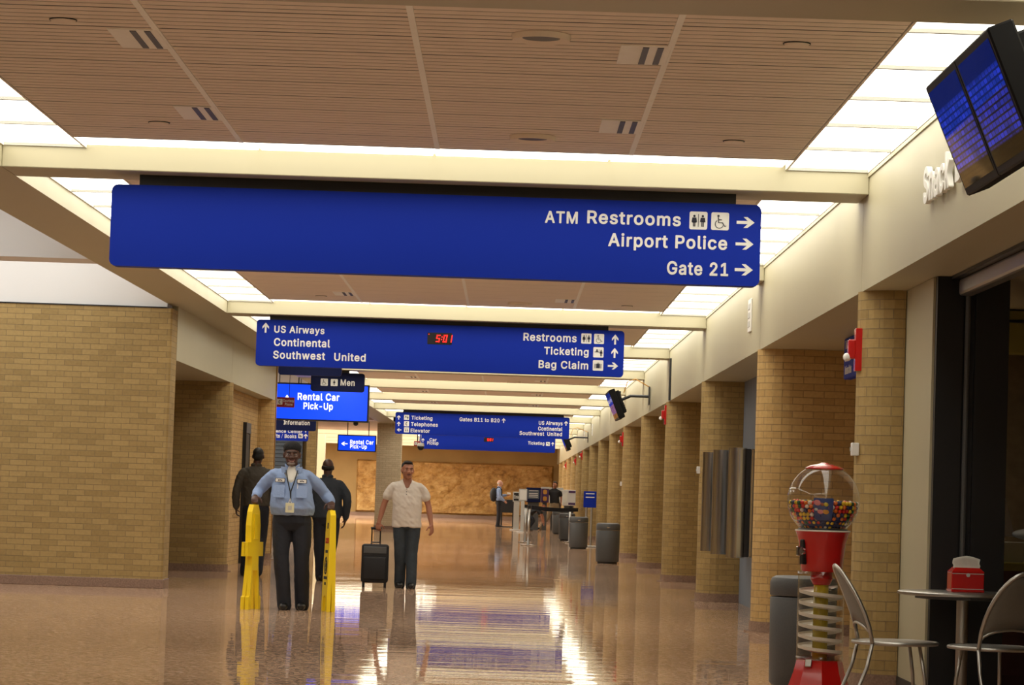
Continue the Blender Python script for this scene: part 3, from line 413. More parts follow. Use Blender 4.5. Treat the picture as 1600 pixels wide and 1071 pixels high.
def plank_ceiling(x0, x1, y0, y1):
    """linear planks with real grooves and raised joint strips"""
    mb = MB(); bb = bmesh.new(); y = y0; i = 0
    while y < y1 - .03:
        e = min(y + .1215, y1); g = .026 if i % 5 == 4 else .016
        for xa, xb in zip((x0, -1.86, -.535, .77), (-1.86, -.535, .77, x1)):
            lo = [bb.verts.new(p) for p in ((xa + .015, y, HC), (xa + .015, e - g, HC), (xb - .015, e - g, HC), (xb - .015, y, HC))]
            hi = [bb.verts.new(v.co + Vector((0, 0, .0015))) for v in lo]
            bb.faces.new(lo); bb.faces.new(hi[::-1])
            for q in range(4): bb.faces.new((lo[q], hi[q], hi[(q + 1) % 4], lo[(q + 1) % 4]))
        y = e; i += 1
    mb.merge(bb)
    o = struct(mb.build('ceiling', M['plank']))
    a = MB(); a.box(x0, x1, y0, y1, HC + .02, HC + .03); a.build('backing', M['black'], o)
    for x in (-1.86, -.535, .77): a = MB(); a.box(x - .017, x + .017, y0, y1, HC - .005, HC + .02); a.build('joint_strip', M['trimw'], o)
    for x in (x0, x1): a = MB(); a.box(x - .006, x + .006, y0, y1, HC - .002, HC + .03); a.build('edge_strip', M['plank'], o)
    for y in (y0, y1): a = MB(); a.box(x0, x1, y - .006, y + .006, HC - .002, HC + .03); a.build('edge_strip', M['plank'], o)
    return o
BAYNAMES = {-2: 'over the near end of the hall, nearest the viewer', -1: 'in the bay before the flight monitors', 0: 'in the bay in front of the ATM sign', 1: 'in the bay right behind the ATM sign', 2: 'in the bay in front of the clock sign', 3: 'in the bay right behind the clock sign'}
def bayname(k): return BAYNAMES.get(k) or 'in the %s bay counted from the ATM sign' % ORD[k - 1]
LENS_CACHE = {}
_b = MB(); _b.box(-.28, .28, -.016, .016, .002, .036); BAR = _b.build('seam_bar', M['seam']); BARM = BAR.data; bpy.data.objects.remove(BAR)
def ceiling_light(k, y0, y1):
    t = thing('ceiling_light', 'white fluorescent light cove ' + bayname(k), 'ceiling light', (0, (y0 + y1) / 2, HC), 0, 'fluorescent light coves')
    cy = (y0 + y1) / 2; n = 6
    def bar(x, y): link('seam_bar', BARM, None, t, (x, y, 0))
    f = MB()
    f.box(XSI, XR, y0 - cy, y1 - cy, .036, .048)
    for x in (XSI + .006, -3.0, 1.88, XR - .006): f.box(x - .008, x + .008, y0 - cy, y1 - cy, .0, .036)
    if k <= 7:
        for i in range(n + 1):
            yy = y0 + (y1 - y0) * i / n - cy
            for x0, x1 in ((XSI + .015, -3.01), (1.89, XR - .015)): bar((x0 + x1) / 2, yy)
    f.build('frame', M['trimw'], t)
    def lens(x0, x1, a, b):
        key = (round(x1 - x0, 3), round(b - a, 3))
        if key not in LENS_CACHE:
            mb = MB(); mb.box(-key[0] / 2, key[0] / 2, -key[1] / 2, key[1] / 2, 0, .012); o = mb.build('lens', M['lens'], t); LENS_CACHE[key] = o.data
        else: o = link('lens', LENS_CACHE[key], None, t)
        o.location = ((x0 + x1) / 2, (a + b) / 2 - cy, .022)
    if k <= 7:
        st = (y1 - y0) / n
        for x0, x1 in ((XSI + .015, -3.01), (1.89, XR - .015)):
            for i in range(n): lens(x0, x1, y0 + i * st + .012, y0 + (i + 1) * st - .012)
        for a, b in ((y1 - .64, y1 - .015), (y0 + .015, y0 + .64)):
            for i in range(4): lens(-2.99 + i * 1.215, -2.99 + (i + 1) * 1.215 - .02, a, b)
    else:
        for x0, x1 in ((XSI + .015, -3.01), (1.89, XR - .015)): lens(x0, x1, y0 + .02, y1 - .02)
        for a, b in ((y1 - .64, y1 - .015), (y0 + .015, y0 + .64)): lens(-2.99, 1.87, a, b)
for k in range(-2, 15):
    y0 = YB[k - 1] + BT; y1 = YB[k]
    plank_ceiling(-3.0, 1.88, y0 + .65, y1 - .65)
    ceiling_light(k, y0, y1)
plank_ceiling(-3.0, 1.88, YB[14] + BT + .3, YEND)
for k in range(-3, 15):
    b = MB(); b.box(XSI, XR, YB[k], YB[k] + BT, HB, 3.64, .006, 1); struct(b.build('trim_%d' % (k + 4), M['cream']))
    # fascia panel of the bay that follows, with an open joint at each beam
    y0, y1 = YB[k] + .3, (YB[k + 1] + .3 if k < 14 else YEND)
    f = MB(); f.box(XR, XR + .28, y0 + .006, y1 - .006, HF, 3.62); f.box(XR - .012, XR, y0 + .02, y1 - .02, 3.55, 3.575); struct(f.build('wall_right', M['cream']))
sbox('ceiling', XR + .281, 7.5, -8, YEND, HF + .002, HF + .15, M['cream'])
sbox('trim_20', XR - .03, XR + .02, 44.72, 44.86, HF, HB - .02, M['black'])

# left side: soffit, upper recess, brick walls
sbox('trim_21', XSO, XSI, -8, 96.4, HB, 3.62, M['cream'])
sbox('wall_left', XSO, XSO + .1, -8, 35.4, 3.62, 4.4, M['white'])
sbox('wall_left', XSO, XSO + .1, 54.4, 96, 3.62, 4.4, M['white'])
for i, k in enumerate((-3, -2, -1, 0, 1)): sbox('trim_%d' % (22 + i), -13.9, XSO - .001, YB[k], YB[k] + BT, HB, 4.4, M['white'])
sbox('ceiling', -14, XSO, -8, 36, 4.4, 4.5, M['white'])
sbox('wall_left', -14, -13.9, -8, 36, 0, 4.4, M['gold'])
b = MB(); b.path([(-13.9, 36.0), (-13.9, 35.4), (XL - .02, 35.4), (XL, 35.42), (XL, 35.98), (XL - .02, 36.0)], 0, 3.37); struct(b.build('wall_left', M['brick']))
b = MB(); b.box(-13.9, XL + .012, 35.386, 36.01, 0, .11, .004, 1); struct(b.build('baseboard_left', M['base']))
sbox('wall_left', -13.9, XSO, 35.44, 35.95, 3.37, 4.4, M['white'])
sbox('trim_27', -13.9, XSO, 35.39, 35.96, 3.37, 3.385, M['black'])
# glowing panes added out of view to brighten the left bays and lobby
ADDPANE = emis('added_glow_pane', (.98, .98, .94), ADDLIGHT)
for i, (xa, xb, ya, yb) in enumerate(((-9.5, -4.6, 25.2, 28.0), (-9.5, -4.6, 30.4, 35.2), (-10, -5, 56, 73))):
    o = sbox('window_%d' % (i + 1), xa, xb, ya, yb, 4.37, 4.395, ADDPANE)
    a = MB(); a.box(xa - .06, xb + .06, ya - .06, ya, 4.35, 4.4); a.box(xa - .06, xb + .06, yb, yb + .06, 4.35, 4.4); a.box(xa - .06, xa, ya, yb, 4.35, 4.4); a.box(xb, xb + .06, ya, yb, 4.35, 4.4); a.build('window_frame', M['trimw'], o)
# left fascia and alcoves behind it
f = MB(); f.box(XL - .12, XL, 36.01, 43.3, HF, HB); struct(f.build('wall_left', M['cream']))
f = MB(); f.box(XL - .12, XL, 43.31, 51.5, HF, HB); struct(f.build('wall_left', M['cream']))
sbox('trim_28', XL - .1, XL + .02, 51.5, 51.62, 0, HB, M['brass'])
sbox('ceiling', -7.2, XL - .12, 36.0, 51.6, HF + .002, HF + .12, M['cream'])
sbox('wall_left', -7.3, -7.1, 36, 43.3, 0, HF, M['brick'])
b = MB(); b.path([(-4.5, 50.9), (-4.5, 43.62), (-4.32, 43.62), (-4.32, 50.9)], 0, HF); wl = struct(b.build('wall_left', M['bricklit']))
def nose(sign, xn, xb, yc, r, n=12):
    """plan of a brick slab whose end toward the hall is a half round"""
    cx = xn + sign * r; pts = [(xb, yc - r)]
    for i in range(n + 1):
        a = -PI / 2 - PI * i / n if sign > 0 else -PI / 2 + PI * i / n
        pts.append((cx + r * math.cos(a), yc + r * math.sin(a)))
    return pts + [(xb, yc + r)]
def pillar(label, sign, xn, xb, yc, r, z1, m, cat='pillar', group=None):
    t = thing('brick_pillar', label, cat, (0, yc, 0), 0, group)
    b = MB(); b.path(nose(sign, xn, xb, 0, r), .0, z1); b.build('shaft', m, t)
    b = MB(); b.path(nose(sign, xn - sign * .012, xb, 0, r + .012), 0, .105); b.path(nose(sign, xn - sign * .06, xb, 0, r + .05), 0, .012); b.build('base_course', M['base'], t)
    return t
pillar('tan brick pillar with rounded nose at the left end of the dark alcove', -1, -4.05, -7.1, 43.3, .3, HF, M['brick'])
pillar('tan brick pillar with rounded nose at left behind the narrow dark door', -1, -4.05, -5.6, 51.2, .3, HF, M['bricklit'])
PN = {0: 'nearest rounded brick pillar on the right, beside the gumball machine', 1: 'rounded brick pillar between the payphones and the gumball machine', 2: 'rounded brick pillar just behind the steel payphone hoods',
      3: 'rounded brick pillar on the right, first beyond the payphone pillar', 4: 'rounded brick pillar on the right, second beyond the payphone pillar'}
for k in range(0, 15):
    yc = YB[k] + BT / 2
    lab = PN.get(k) or 'rounded brick pillar in the right-hand row, %s beyond the payphone pillar' % ORD[k - 3]
    pillar(lab, 1, XR - .02, 2.725 if k == 0 else (4.6 if k == 1 else 3.0), yc, .3, HF, M['bricklit'] if k in (1,) else M['brick'], group='brick pillars along the right side')
b = MB(); b.path([(3.0, 37.9), (3.0, YEND), (3.2, YEND), (3.2, 37.9)], 0, HF); struct(b.build('wall_right', M['brick']))
sbox('wall_right', 2.96, 3.2, 29.32, 37.0, 0, HF, M['bluewall'])
b = MB(); b.path([(4.6, 22.45), (4.6, 28.7), (4.8, 28.7), (4.8, 22.45)], 0, HF); struct(b.build('wall_right', M['bricklit']))
# far wall with its carved panel
sbox('wall_back', -14, 4, YEND, YEND + .3, 0, 3.62, M['gold'])
sbox('baseboard_back', -14, XR + .3, YEND - .06, YEND, 0, .16, M['base'])
def relief(name, x0, x1, z0, z1, y, label):
    bb = bmesh.new(); nx, nz = int((x1 - x0) / .07), int((z1 - z0) / .07)
    G = []
    for j in range(nz + 1):
        row = []
        for i in range(nx + 1):
            x = x0 + (x1 - x0) * i / nx; z = z0 + (z1 - z0) * j / nz
            h = noise.fractal(Vector((x * .9, 3.3, z * 1.3)), .9, 2.1, 6) * .16 + abs(noise.noise(Vector((x * .45, 8, z * .7)))) * .25
            if i in (0, nx) or j in (0, nz): h = -.1
            row.append(bb.verts.new((x - (x0 + x1) / 2, -.12 - max(-.02, h) if not (i in (0, nx) or j in (0, nz)) else 0, z - z0)))
        G.append(row)
    for j in range(nz):
        for i in range(nx): bb.faces.new((G[j][i], G[j][i + 1], G[j + 1][i + 1], G[j + 1][i]))
    bmesh.ops.holes_fill(bb, edges=[e for e in bb.edges if e.is_boundary], sides=0); bmesh.ops.recalc_face_normals(bb, faces=bb.faces[:])
    mb = MB(); mb.merge(bb); o = mb.build(name, M['mural'], None, ((x0 + x1) / 2, y - .01, z0)); return tag(o, label, 'mural')
relief('relief_mural', -7.3, 2.3, .18, 2.72, YEND, 'golden sandstone relief mural covering the far end wall')
# left lobby beyond the end of the left fascia
sbox('ceiling', -14, XSO, 54.4, 96, 4.4, 4.5, M['white'])
sbox('wall_left', -14, -13.8, 54.4, YEND, 0, 4.4, M['gold'])
sbox('ceiling', -14, XSI, 92.0, 108, HB + .002, 3.62, M['plank'])
for i, y in enumerate((108, 116.3, 124.6, 132.9, 141.2)):
    sbox('trim_%d' % (30 + i), -13.8, XSI - .002, y, y + BT, HB, 3.64, M['cream'])
    if i < 4:
        t = thing('ceiling_light', 'long white lit ceiling panel over the far left lobby, %s from the soffit' % ORD[i], 'ceiling light', (-8.7, y + BT, HC), 0, 'lit panels of the far left lobby')
        a = MB(); a.box(-5.0, 5.1, .0, 7.66, .03, .05); a.build('frame', M['trimw'], t)
        a = MB(); a.box(-5.0, 5.1, .02, 7.64, .01, .03); a.build('lens', M['lens'], t)
sbox('ceiling', -14, -4.3, 108, YEND, 3.64, 3.8, M['white'])
pm = thing('brick_pillar', 'square pale brick pillar holding the soffit behind the man in white', 'pillar', (-3.83, 96.0, 0))
b = MB(); b.path([(-.4, -.3), (.4, -.3), (.4, .3), (-.4, .3)], 0, HB); b.build('shaft', M['brickp'], pm)
b = MB(); b.box(-.415, .415, -.315, .315, 0, .11); b.build('base_course', M['base'], pm)
s = thing('roller_shutter', 'closed dark slate roller shutter behind the man in light blue', 'shutter', (-7.2, 75, 0))
b = MB()
for i in range(30): b.box(-2.1, 2.0, 0, .03, i * .1, i * .1 + .094, .008, 1)
b.build('curtain', M['slate'], s); b = MB(); b.box(-2.2, 2.05, -.05, .2, 3.0, 3.25); b.build('housing', M['slate'], s)
sbox('wall_left', -14, -5.0, 75.3, 75.5, 0, 3.25, M['gold']); sbox('wall_left', -14, XSO, 75.3, 75.5, 3.25, 4.4, M['white'])
b = MB(); b.path([(-5.1, 75.5), (-5.1, 74.9), (-4.86, 74.9), (-4.86, 75.5)], 0, 3.25); struct(b.build('wall_left', M['brick']))
sbox('trim_40', -8.0, -7.4, 119.6, 120.2, 0, HB, M['cream'])

# door in the left alcove wall
dr = MB(); dr.box(-.02, .03, -.46, .46, .0, 2.12); dr = struct(dr.build('door_1', M['black'], None, (-4.32, 48.6, 0)))
a = MB(); a.box(-.01, .05, -.47, .47, 2.13, 2.30); a.build('transom', M['grey'], dr)
a = MB(); a.box(-.02, .06, -.50, -.47, 0, 2.3); a.box(-.02, .04, .47, .50, 0, 2.3); a.build('door_frame', M['black'], dr)

# ------------------------------------------------------------------ small things on the ceiling
v0 = thing('air_vent', '', 'air vent', (0, 0, HC), 0, 'twin slot ceiling vents')
a = MB(); a.box(-.13, .13, -.32, .32, -.006, .004, .002, 1); a.build('plate', M['trimw'], v0)
for sx in (.0, .075):
    a = MB(); a.box(sx - .016, sx + .016, -.29, .29, -.009, -.004); a.build('slot', M['black'], v0)
d0 = thing('ceiling_speaker', '', 'ceiling speaker', (0, 0, HC), 0, 'round ceiling speakers')
a = MB(); a.lathe([(.0, -.016), (.10, -.016), (.135, -.03), (.145, -.03), (.15, -.002), (.145, .0)], seg=28); a.build('rim', M['plank'], d0, smooth=True)
a = MB(); a.lathe([(0, -.018), (.095, -.018), (.095, -.015)], seg=24); a.build('grille', M['grey'], d0)
h0 = thing('sprinkler', '', 'sprinkler', (0, 0, HC), 0, 'sprinkler caps on the ceiling')
a = MB(); a.lathe([(0, -.012), (.06, -.012), (.066, -.004), (.066, 0)], seg=20); a.build('cap', M['plank'], h0)
a = MB(); a.lathe([(.066, -.001), (.07, -.001), (.07, -.006), (.066, -.006)], seg=20, cap=False); a.build('shadow_ring', M['black'], h0)
first = dict(v=v0, d=d0, h=h0); used = set()
def put(kind, label, x, y):
    o = first[kind] if kind not in used else copy_tree(first[kind]); used.add(kind); relabel(o, label, (x, y, HC))
for k in range(0, 9):
    if k == 1: continue                  # wholly hidden by the big sign
    y1 = YB[k]; bn = bayname(k)
    for sx, sn in ((-1.985, 'left'), (.645, 'right')):
        if k == 0: put('v', '%s twin-slot vent, near one, %s' % (sn, bn), sx, y1 - 5.15)
        put('v', '%s twin-slot vent, far one, %s' % (sn, bn), sx, y1 - 2.15)
    if k < 6:
        if k == 0: put('d', 'round ceiling speaker, closer one, ' + bn, .105, y1 - 5.7)
        put('d', 'round ceiling speaker, farther one, ' + bn, .1, y1 - 1.5)
    if k < 3:
        for sx, sn in ((-2.3, 'left'), (1.39, 'right')):
            if k == 0: put('h', '%s sprinkler cap, near one, %s' % (sn, bn), sx, y1 - 5.7)
            put('h', '%s sprinkler cap, far one, %s' % (sn, bn), sx, y1 - 1.6)

# ------------------------------------------------------------------ overhead signs
def hanging_sign(label, x0, y, z0, wd, h, rows, header=None, m='blue', thick=.16, top=None):
    t = thing('overhead_sign', label, 'sign', (x0, y, z0))
    a = MB(); a.rrect(0, wd, 0, h, (0, thick), .045); a.build('panel', M[m], t)
    if header:
        a = MB(); a.box(header[0], header[1], .02, thick - .02, h - .002, HB - z0); a.build('header_box', M['black'], t)
    for r in rows:
        n = r[0]
        if n in ('r', 'l', 'u'): arrow(r[1], r[2], r[3], r[4], n, t, M['letter'])
        elif n in ('wc', 'acc', 'tk', 'bag', 'ph', 'el', 'bk', 'man'): picto(n, r[1], r[2], r[3], t, M['letter'])
        elif n == 'clock': clock(r[1], r[2], r[3], r[4], t)
        else: text(n, r[1], r[2], r[3], r[4], t, M['letter'])
    return t
hanging_sign('big blue ATM, Restrooms, Airport Police and Gate 21 overhead sign', -2.836, 20.62, 2.781, 4.569, .575, [
  ('ATM', 3.050, 0.400, 0.230, 0.085), ('Restrooms', 3.346, 0.406, 0.659, 0.092), ('wc', 4.065, 0.388, 0.126), ('acc', 4.218, 0.388, 0.125), ('r', 4.397, 0.402, 0.126, 0.092),
  ('Airport Police', 3.499, 0.250, 0.836, 0.093), ('r', 4.394, 0.249, 0.126, 0.093), ('Gate 21', 3.917, 0.065, 0.431, 0.094), ('r', 4.393, 0.067, 0.127, 0.094)], (.19, 4.39))
s2 = hanging_sign('blue overhead sign with red clock reading 5:01, airlines and Bag Claim', -3.216, 37.2, 2.791, 4.654, .585, [
  ('Restrooms', 3.377, 0.421, 0.674, 0.102), ('wc', 4.109, 0.409, 0.129), ('acc', 4.271, 0.411, 0.127), ('u', 4.490, 0.409, 0.097, 0.129), ('Ticketing', 3.644, 0.256, 0.564, 0.097),
  ('tk', 4.266, 0.238, 0.131), ('u', 4.487, 0.239, 0.099, 0.127), ('Bag Claim', 3.580, 0.082, 0.628, 0.099), ('bag', 4.265, 0.071, 0.133), ('r', 4.455, 0.085, 0.130, 0.104),
  ('US Airways', 0.223, 0.421, 0.636, 0.089), ('u', 0.064, 0.417, 0.099, 0.128), ('Continental', 0.225, 0.254, 0.710, 0.099), ('Southwest', 0.221, 0.093, 0.657, 0.099), ('United', 0.993, 0.090, 0.399, 0.099),
  ('clock', 2.163, 0.338, 0.311, 0.149)], (.16, 4.45))
a = MB(); a.rrect(1.98, 2.68, .27, .53, (-.001, .01), .02); a.build('clock_panel', M['blue'], s2)
hanging_sign('blue overhead sign listing Gates B11 to B20, Telephones and Elevator', -3.009, 78.7, 2.779, 4.653, .58, [
  ('Ticketing', 0.428, 0.390, 0.561, 0.103), ('u', 0.035, 0.378, 0.106, 0.120), ('tk', 0.227, 0.375, 0.137), ('Telephones', 0.420, 0.219, 0.719, 0.103), ('u', 0.041, 0.207, 0.106, 0.120), ('ph', 0.232, 0.206, 0.137),
  ('Elevator', 0.418, 0.048, 0.513, 0.103), ('l', 0.050, 0.053, 0.120, 0.103), ('el', 0.238, 0.042, 0.137), ('Gates B11 to B20', 1.715, 0.389, 1.071, 0.103), ('u', 2.840, 0.383, 0.108, 0.128),
  ('US Airways', 3.835, 0.364, 0.636, 0.103), ('u', 4.506, 0.360, 0.113, 0.128), ('Continental', 3.823, 0.210, 0.647, 0.106), ('Southwest', 3.326, 0.074, .66, 0.103), ('United', 4.07, .074, .394, .103)], (.2, 4.5))
hanging_sign('blue overhead sign with Car Pickup and a red clock, lowest and farthest', -3.089, 103.6, 2.76, 4.777, .635, [
  ('Car', 0.352, 0.266, 0.248, 0.113), ('Pickup', 0.277, 0.151, 0.394, 0.117), ('u', 0.060, 0.234, 0.122, 0.135), ('clock', 2.265, 0.317, 0.338, 0.146), ('Ticketing', 3.820, 0.266, 0.574, 0.113), ('tk', 4.452, 0.241, 0.135), ('u', 4.632, 0.247, 0.113, 0.135)], (.2, 4.6))
hanging_sign('dark navy Men sign with wheelchair symbol', -3.634, 53.9, 3.038, .984, .345, [('acc', 0.181, 0.100, 0.132), ('man', 0.366, 0.100, 0.129), ('Men', 0.547, 0.112, 0.258, 0.117)], (.3, .7), 'navy', .1)
hanging_sign('dark navy blank sign peeking out below the clock sign at left', -3.58, 45.55, 3.0, .98, .36, [], (.3, .7), 'navy', .1)
t = hanging_sign('navy Information sign hanging at the end of the left wall', -5.35, 66, 2.529, 1.05, .34, [('Information', .325, .130, .588, .1)], None, 'navy', .1)
a = MB(); [a.tube([(x, .05, .3), (x, .05, 1.87)], .012, 6) for x in (.2, .85)]; a.build('hanger_rod', M['black'], t)
t = hanging_sign('blue Conference Center and Gifts / Books sign above the knit cap', -5.95, 70, 2.363, 1.216, .33, [('Conference Center', .095, .184, .974, .076), ('Gifts / Books', .327, .062, .609, .091), ('bk', .981, .068, .107), ('u', 1.103, .065, .107, .114), ('u', 1.098, .209, .107, .091)], None, 'blue', .1)
a = MB(); [a.tube([(x, .05, .3), (x, .05, 2.03)], .012, 6) for x in (.2, 1.0)]; a.build('hanger_rod', M['black'], t)
def lit_sign(label, x0, y, z0, wd, h, rows, rods):
    t = thing('backlit_sign', label, 'sign', (x0, y, z0))
    a = MB(); a.box(0, wd, 0, .2, 0, h, .006, 1); a.build('case', M['black'], t)
    a = MB(); a.rrect(.03, wd - .03, .03, h - .03, (-.006, .002), .01); a.build('face', M['glow'], t)
    for r in rows:
        if r[0] == 'l': arrow(r[1], r[2], r[3], r[4], 'l', t, M['glowt'], -.010)
        elif r[0] == 'ua': a = MB(); a.poly([(r[1], r[2]), (r[1] + r[3], r[2]), (r[1] + r[3] / 2, r[2] + r[4])], (-.010, -.007)); a.build('arrow', M['glowt'], t)
        else: text(r[0], r[1], r[2], r[3], r[4], t, M['glowt'], -.010, bold=.026)
    if rods:
        a = MB(); [a.tube([(x, .1, h), (x, .1, rods - z0)], .014, 6) for x in (wd * .25, wd * .8)]; a.build('hanger_rod', M['black'], t)
    return t
t = lit_sign('glowing blue Rental Car Pick-Up sign with up arrow, the larger one', -4.62, 58, 2.58, 1.87, .74, [('Rental Car', .464, .407, .820, .139), ('Pick-Up', .584, .228, .580, .132), ('ua', .198, .424, .113, .076)], 3.43)
a = MB(); a.ell((1.62, .1, -.02), .05); a.build('camera_dome', M['black'], t, smooth='all')
t = lit_sign('glowing blue Rental Car Pick-Up sign with left arrow, beside the square pillar', -5.384, 93.5, 2.455, 1.223, .525, [('Rental Car', .399, .236, .742, .132), ('Pick-Up', .404, .094, .528, .132), ('l', .117, .166, .203, .142)], 3.43)
t = thing('blade_sign', 'small red Courtesy Phone sign projecting at the end of the left wall', 'sign', (-4.36, 54.46, 2.736))
a = MB(); a.box(0, .4, 0, .05, 0, .185, .006, 1); a.build('panel', M['redsign'], t)
picto('ph', .074, .045, .106, t, M['letter']); text('Courtesy', .19, .098, .2, .05, t, M['letter']); text('Phone', .225, .032, .142, .05, t, M['letter'])
a = MB(); a.box(.295, .305, .02, .03, .185, .69); a.build('bracket', M['black'], t)
t = thing('blade_sign', 'small red courtesy phone sign in front of the far ceiling lights', 'sign', (-3.15, 99.5, 2.78))
a = MB(); a.box(0, .24, 0, .05, 0, .17, .005, 1); a.build('panel', M['redsign'], t); picto('ph', .02, .04, .09, t, M['letter'])
a = MB(); a.box(.1, .14, .01, .04, .17, .84); a.build('bracket', M['black'], t)
t = thing('dome_camera', 'round dark dome camera hanging under the far ceiling lights', 'camera', (-2.86, 97.5, HC))
a = MB(); a.tube([(0, 0, 0), (0, 0, -.75)], .012, 6); a.build('rod', M['greyl'], t)
a = MB(); a.ell((0, 0, -.86), .11); a.build('dome', M['black'], t, smooth='all'); a = MB(); a.lathe([(.115, -.83), (.12, -.80), (.10, -.72), (0, -.72)], seg=20); a.build('housing', M['greyl'], t)
# side sign in the near alcove, seen at a slant
t = thing('blade_sign', 'slanted grey-blue restroom sign hanging in the alcove behind the red alarm', 'sign', (3.02, 26.6, 2.40), -PI / 2)
a = MB(); a.box(0, 1.5, 0, .08, 0, .37, .01, 1); a.build('panel', M['blue'], t)
for tx, z in (('Telephone', .27), ('ATM', .155), ('Business Center', .04)): text(tx, .12, z, .5 if tx != 'ATM' else .25, .075, t, M['letter'])

# ------------------------------------------------------------------ things on the right-hand fascia and pillars
def snack():
    t = thing('wall_lettering', 'white raised Snack Bar letters on the cream fascia beside the monitors', 'lettering', (XR - .03, 17.38, 3.05), -PI / 2)
    x = 0
    for wd_, s in ((1.02, 'Snack'), (.62, 'Bar')):
        text(s, x, .01, wd_, .215, t, M['letter'], 0, 'word', .018, .03); x += 1.24
snack()
def wall_plate(label, y, z):
    t = thing('wall_grille', label, 'grille', (XR, y, z), 0, 'white plates on the right fascia')
    a = MB(); a.box(-.018, 0, -.16, .16, -.17, .17, .004, 1); a.build('frame', M['white'], t)
    for q in (-.09, 0, .09):
        a = MB(); a.box(-.024, -.016, -.12, .12, q - .03, q + .03, .003, 1); a.build('louvre', M['greyl'], t)
wall_plate('white louvred plate on the fascia next to the ATM sign', 30.2, 3.18)
wall_plate('white louvred plate on the fascia left of the hanging monitors, farther', 85.3, 3.2)
wall_plate('white louvred plate on the fascia beside the farthest monitor', 94, 3.22)
def alarm(label, y, z):
    t = thing('fire_alarm', label, 'fire alarm', (XR - .03, y, z), 0, 'red fire alarms on the pillars')
    a = MB(); a.box(-.012, .05, -.05, .05, -.15, .15, .004, 1); a.build('back_plate', M['red'], t)
    a = MB(); a.box(-.06, -.01, -.045, .045, -.065, .07, .01); a.build('horn', M['red'], t)
    a = MB(); a.ell((-.066, -.02, -.055), (.03, .03, .03)); a.build('strobe', M['strobe'], t, smooth='all')
alarm('red fire alarm with strobe on the nearest pillar, above the gumball machine', 20.65, 2.36)
for k, z in ((3, 2.57), (5, 2.5), (9, 2.6), (10, 2.5), (12, 2.5)):
    alarm('red fire alarm with strobe on the %s brick pillar from the gumball machine' % ORD[k], YB[k] + .3, z)
def switch(label, y, z):
    t = thing('wall_switch', label, 'switch', (XR - .03, y, z), 0, 'white boxes on the pillars')
    a = MB(); a.box(-.022, .03, -.035, .035, -.045, .045, .004, 1); a.build('box', M['white'], t)
    a = MB(); a.box(-.03, -.02, -.012, .012, -.015, .015); a.build('lever', M['greyl'], t)
switch('small white wall box on the nearest brick pillar', 20.62, 1.66)
switch('small white wall box on the pillar behind the payphones', YB[2] + .28, 1.65)
switch('small white wall box on a far pillar beyond the payphones', YB[5] + .3, 1.56)

def monitor(label, x, y0, z, n=2, ln=.84):
    """row of flat displays, tilted down toward the hall, hung from the fascia; x,z is the top front edge"""
    t = thing('flight_monitor', label, 'monitor', (x, y0, z), 0)
    th = math.atan2(.2, .48); R = Matrix.Rotation(-th, 4, 'Y')
    def tilt(mb): mb.bm.transform(R); return mb
    for i in range(n):
        a0, a1 = i * ln + .004, (i + 1) * ln - .004
        a = MB(); a.box(0, .11, a0, a1, -.52, 0, .008, 1); a.box(.11, .17, a0 + .06, a1 - .06, -.45, -.05, .01, 1)
        for q in range(9): a.box(.168, .176, a0 + .1, a1 - .1, -.42 + q * .04, -.40 + q * .04)
        c = tilt(a).build('case', M['bezel'], t)
        s = MB(); bb = bmesh.new(); uv = bb.loops.layers.uv.new('UVMap')
        q = [bb.verts.new(p) for p in ((-.002, a1 - .035, -.485), (-.002, a0 + .035, -.485), (-.002, a0 + .035, -.035), (-.002, a1 - .035, -.035))]
        f = bb.faces.new(q)
        for lp, (u, v) in zip(f.loops, ((0, 0), (1.3, 0), (1.3, 1), (0, 1))): lp[uv].uv = (u, v)
        s.merge(bb); tilt(s).build('screen', M['screen'], c)
    ym = n * ln / 2
    a = MB(); a.tube([(.18, ym, -.16), (.42, ym, -.05), (XR - x - .015, ym, -.05)], .025, 8); a.box(.17, .24, ym - .25, ym + .25, -.3, .02)
    a.box(XR - x - .03, XR - x - .014, ym - .12, ym + .12, -.2, .12); a.build('bracket', M['black'], t)
    a = MB(); a.tube([(.3, ym + .05, .0), (.36, ym + .05, .2), (.5, ym + .08, .25), (XR - x - .016, ym + .1, .12)], .009, 6); a.build('cable', M['amber'], t)
    return t
monitor('pair of dark hanging flight monitors with blue rows, nearest at upper right', 1.80, 11.3, 3.13)
monitor('dark hanging monitor cut by the upper right corner of the photo', 1.83, 8.7, 3.17)
monitor('pair of hanging monitors with striped screens above the far trash cans', 1.70, 50.3, 3.09, 2, .9)
monitor('small dark hanging monitor just right of the farthest blue sign', 1.62, 88.5, 3.1, 2, .9)

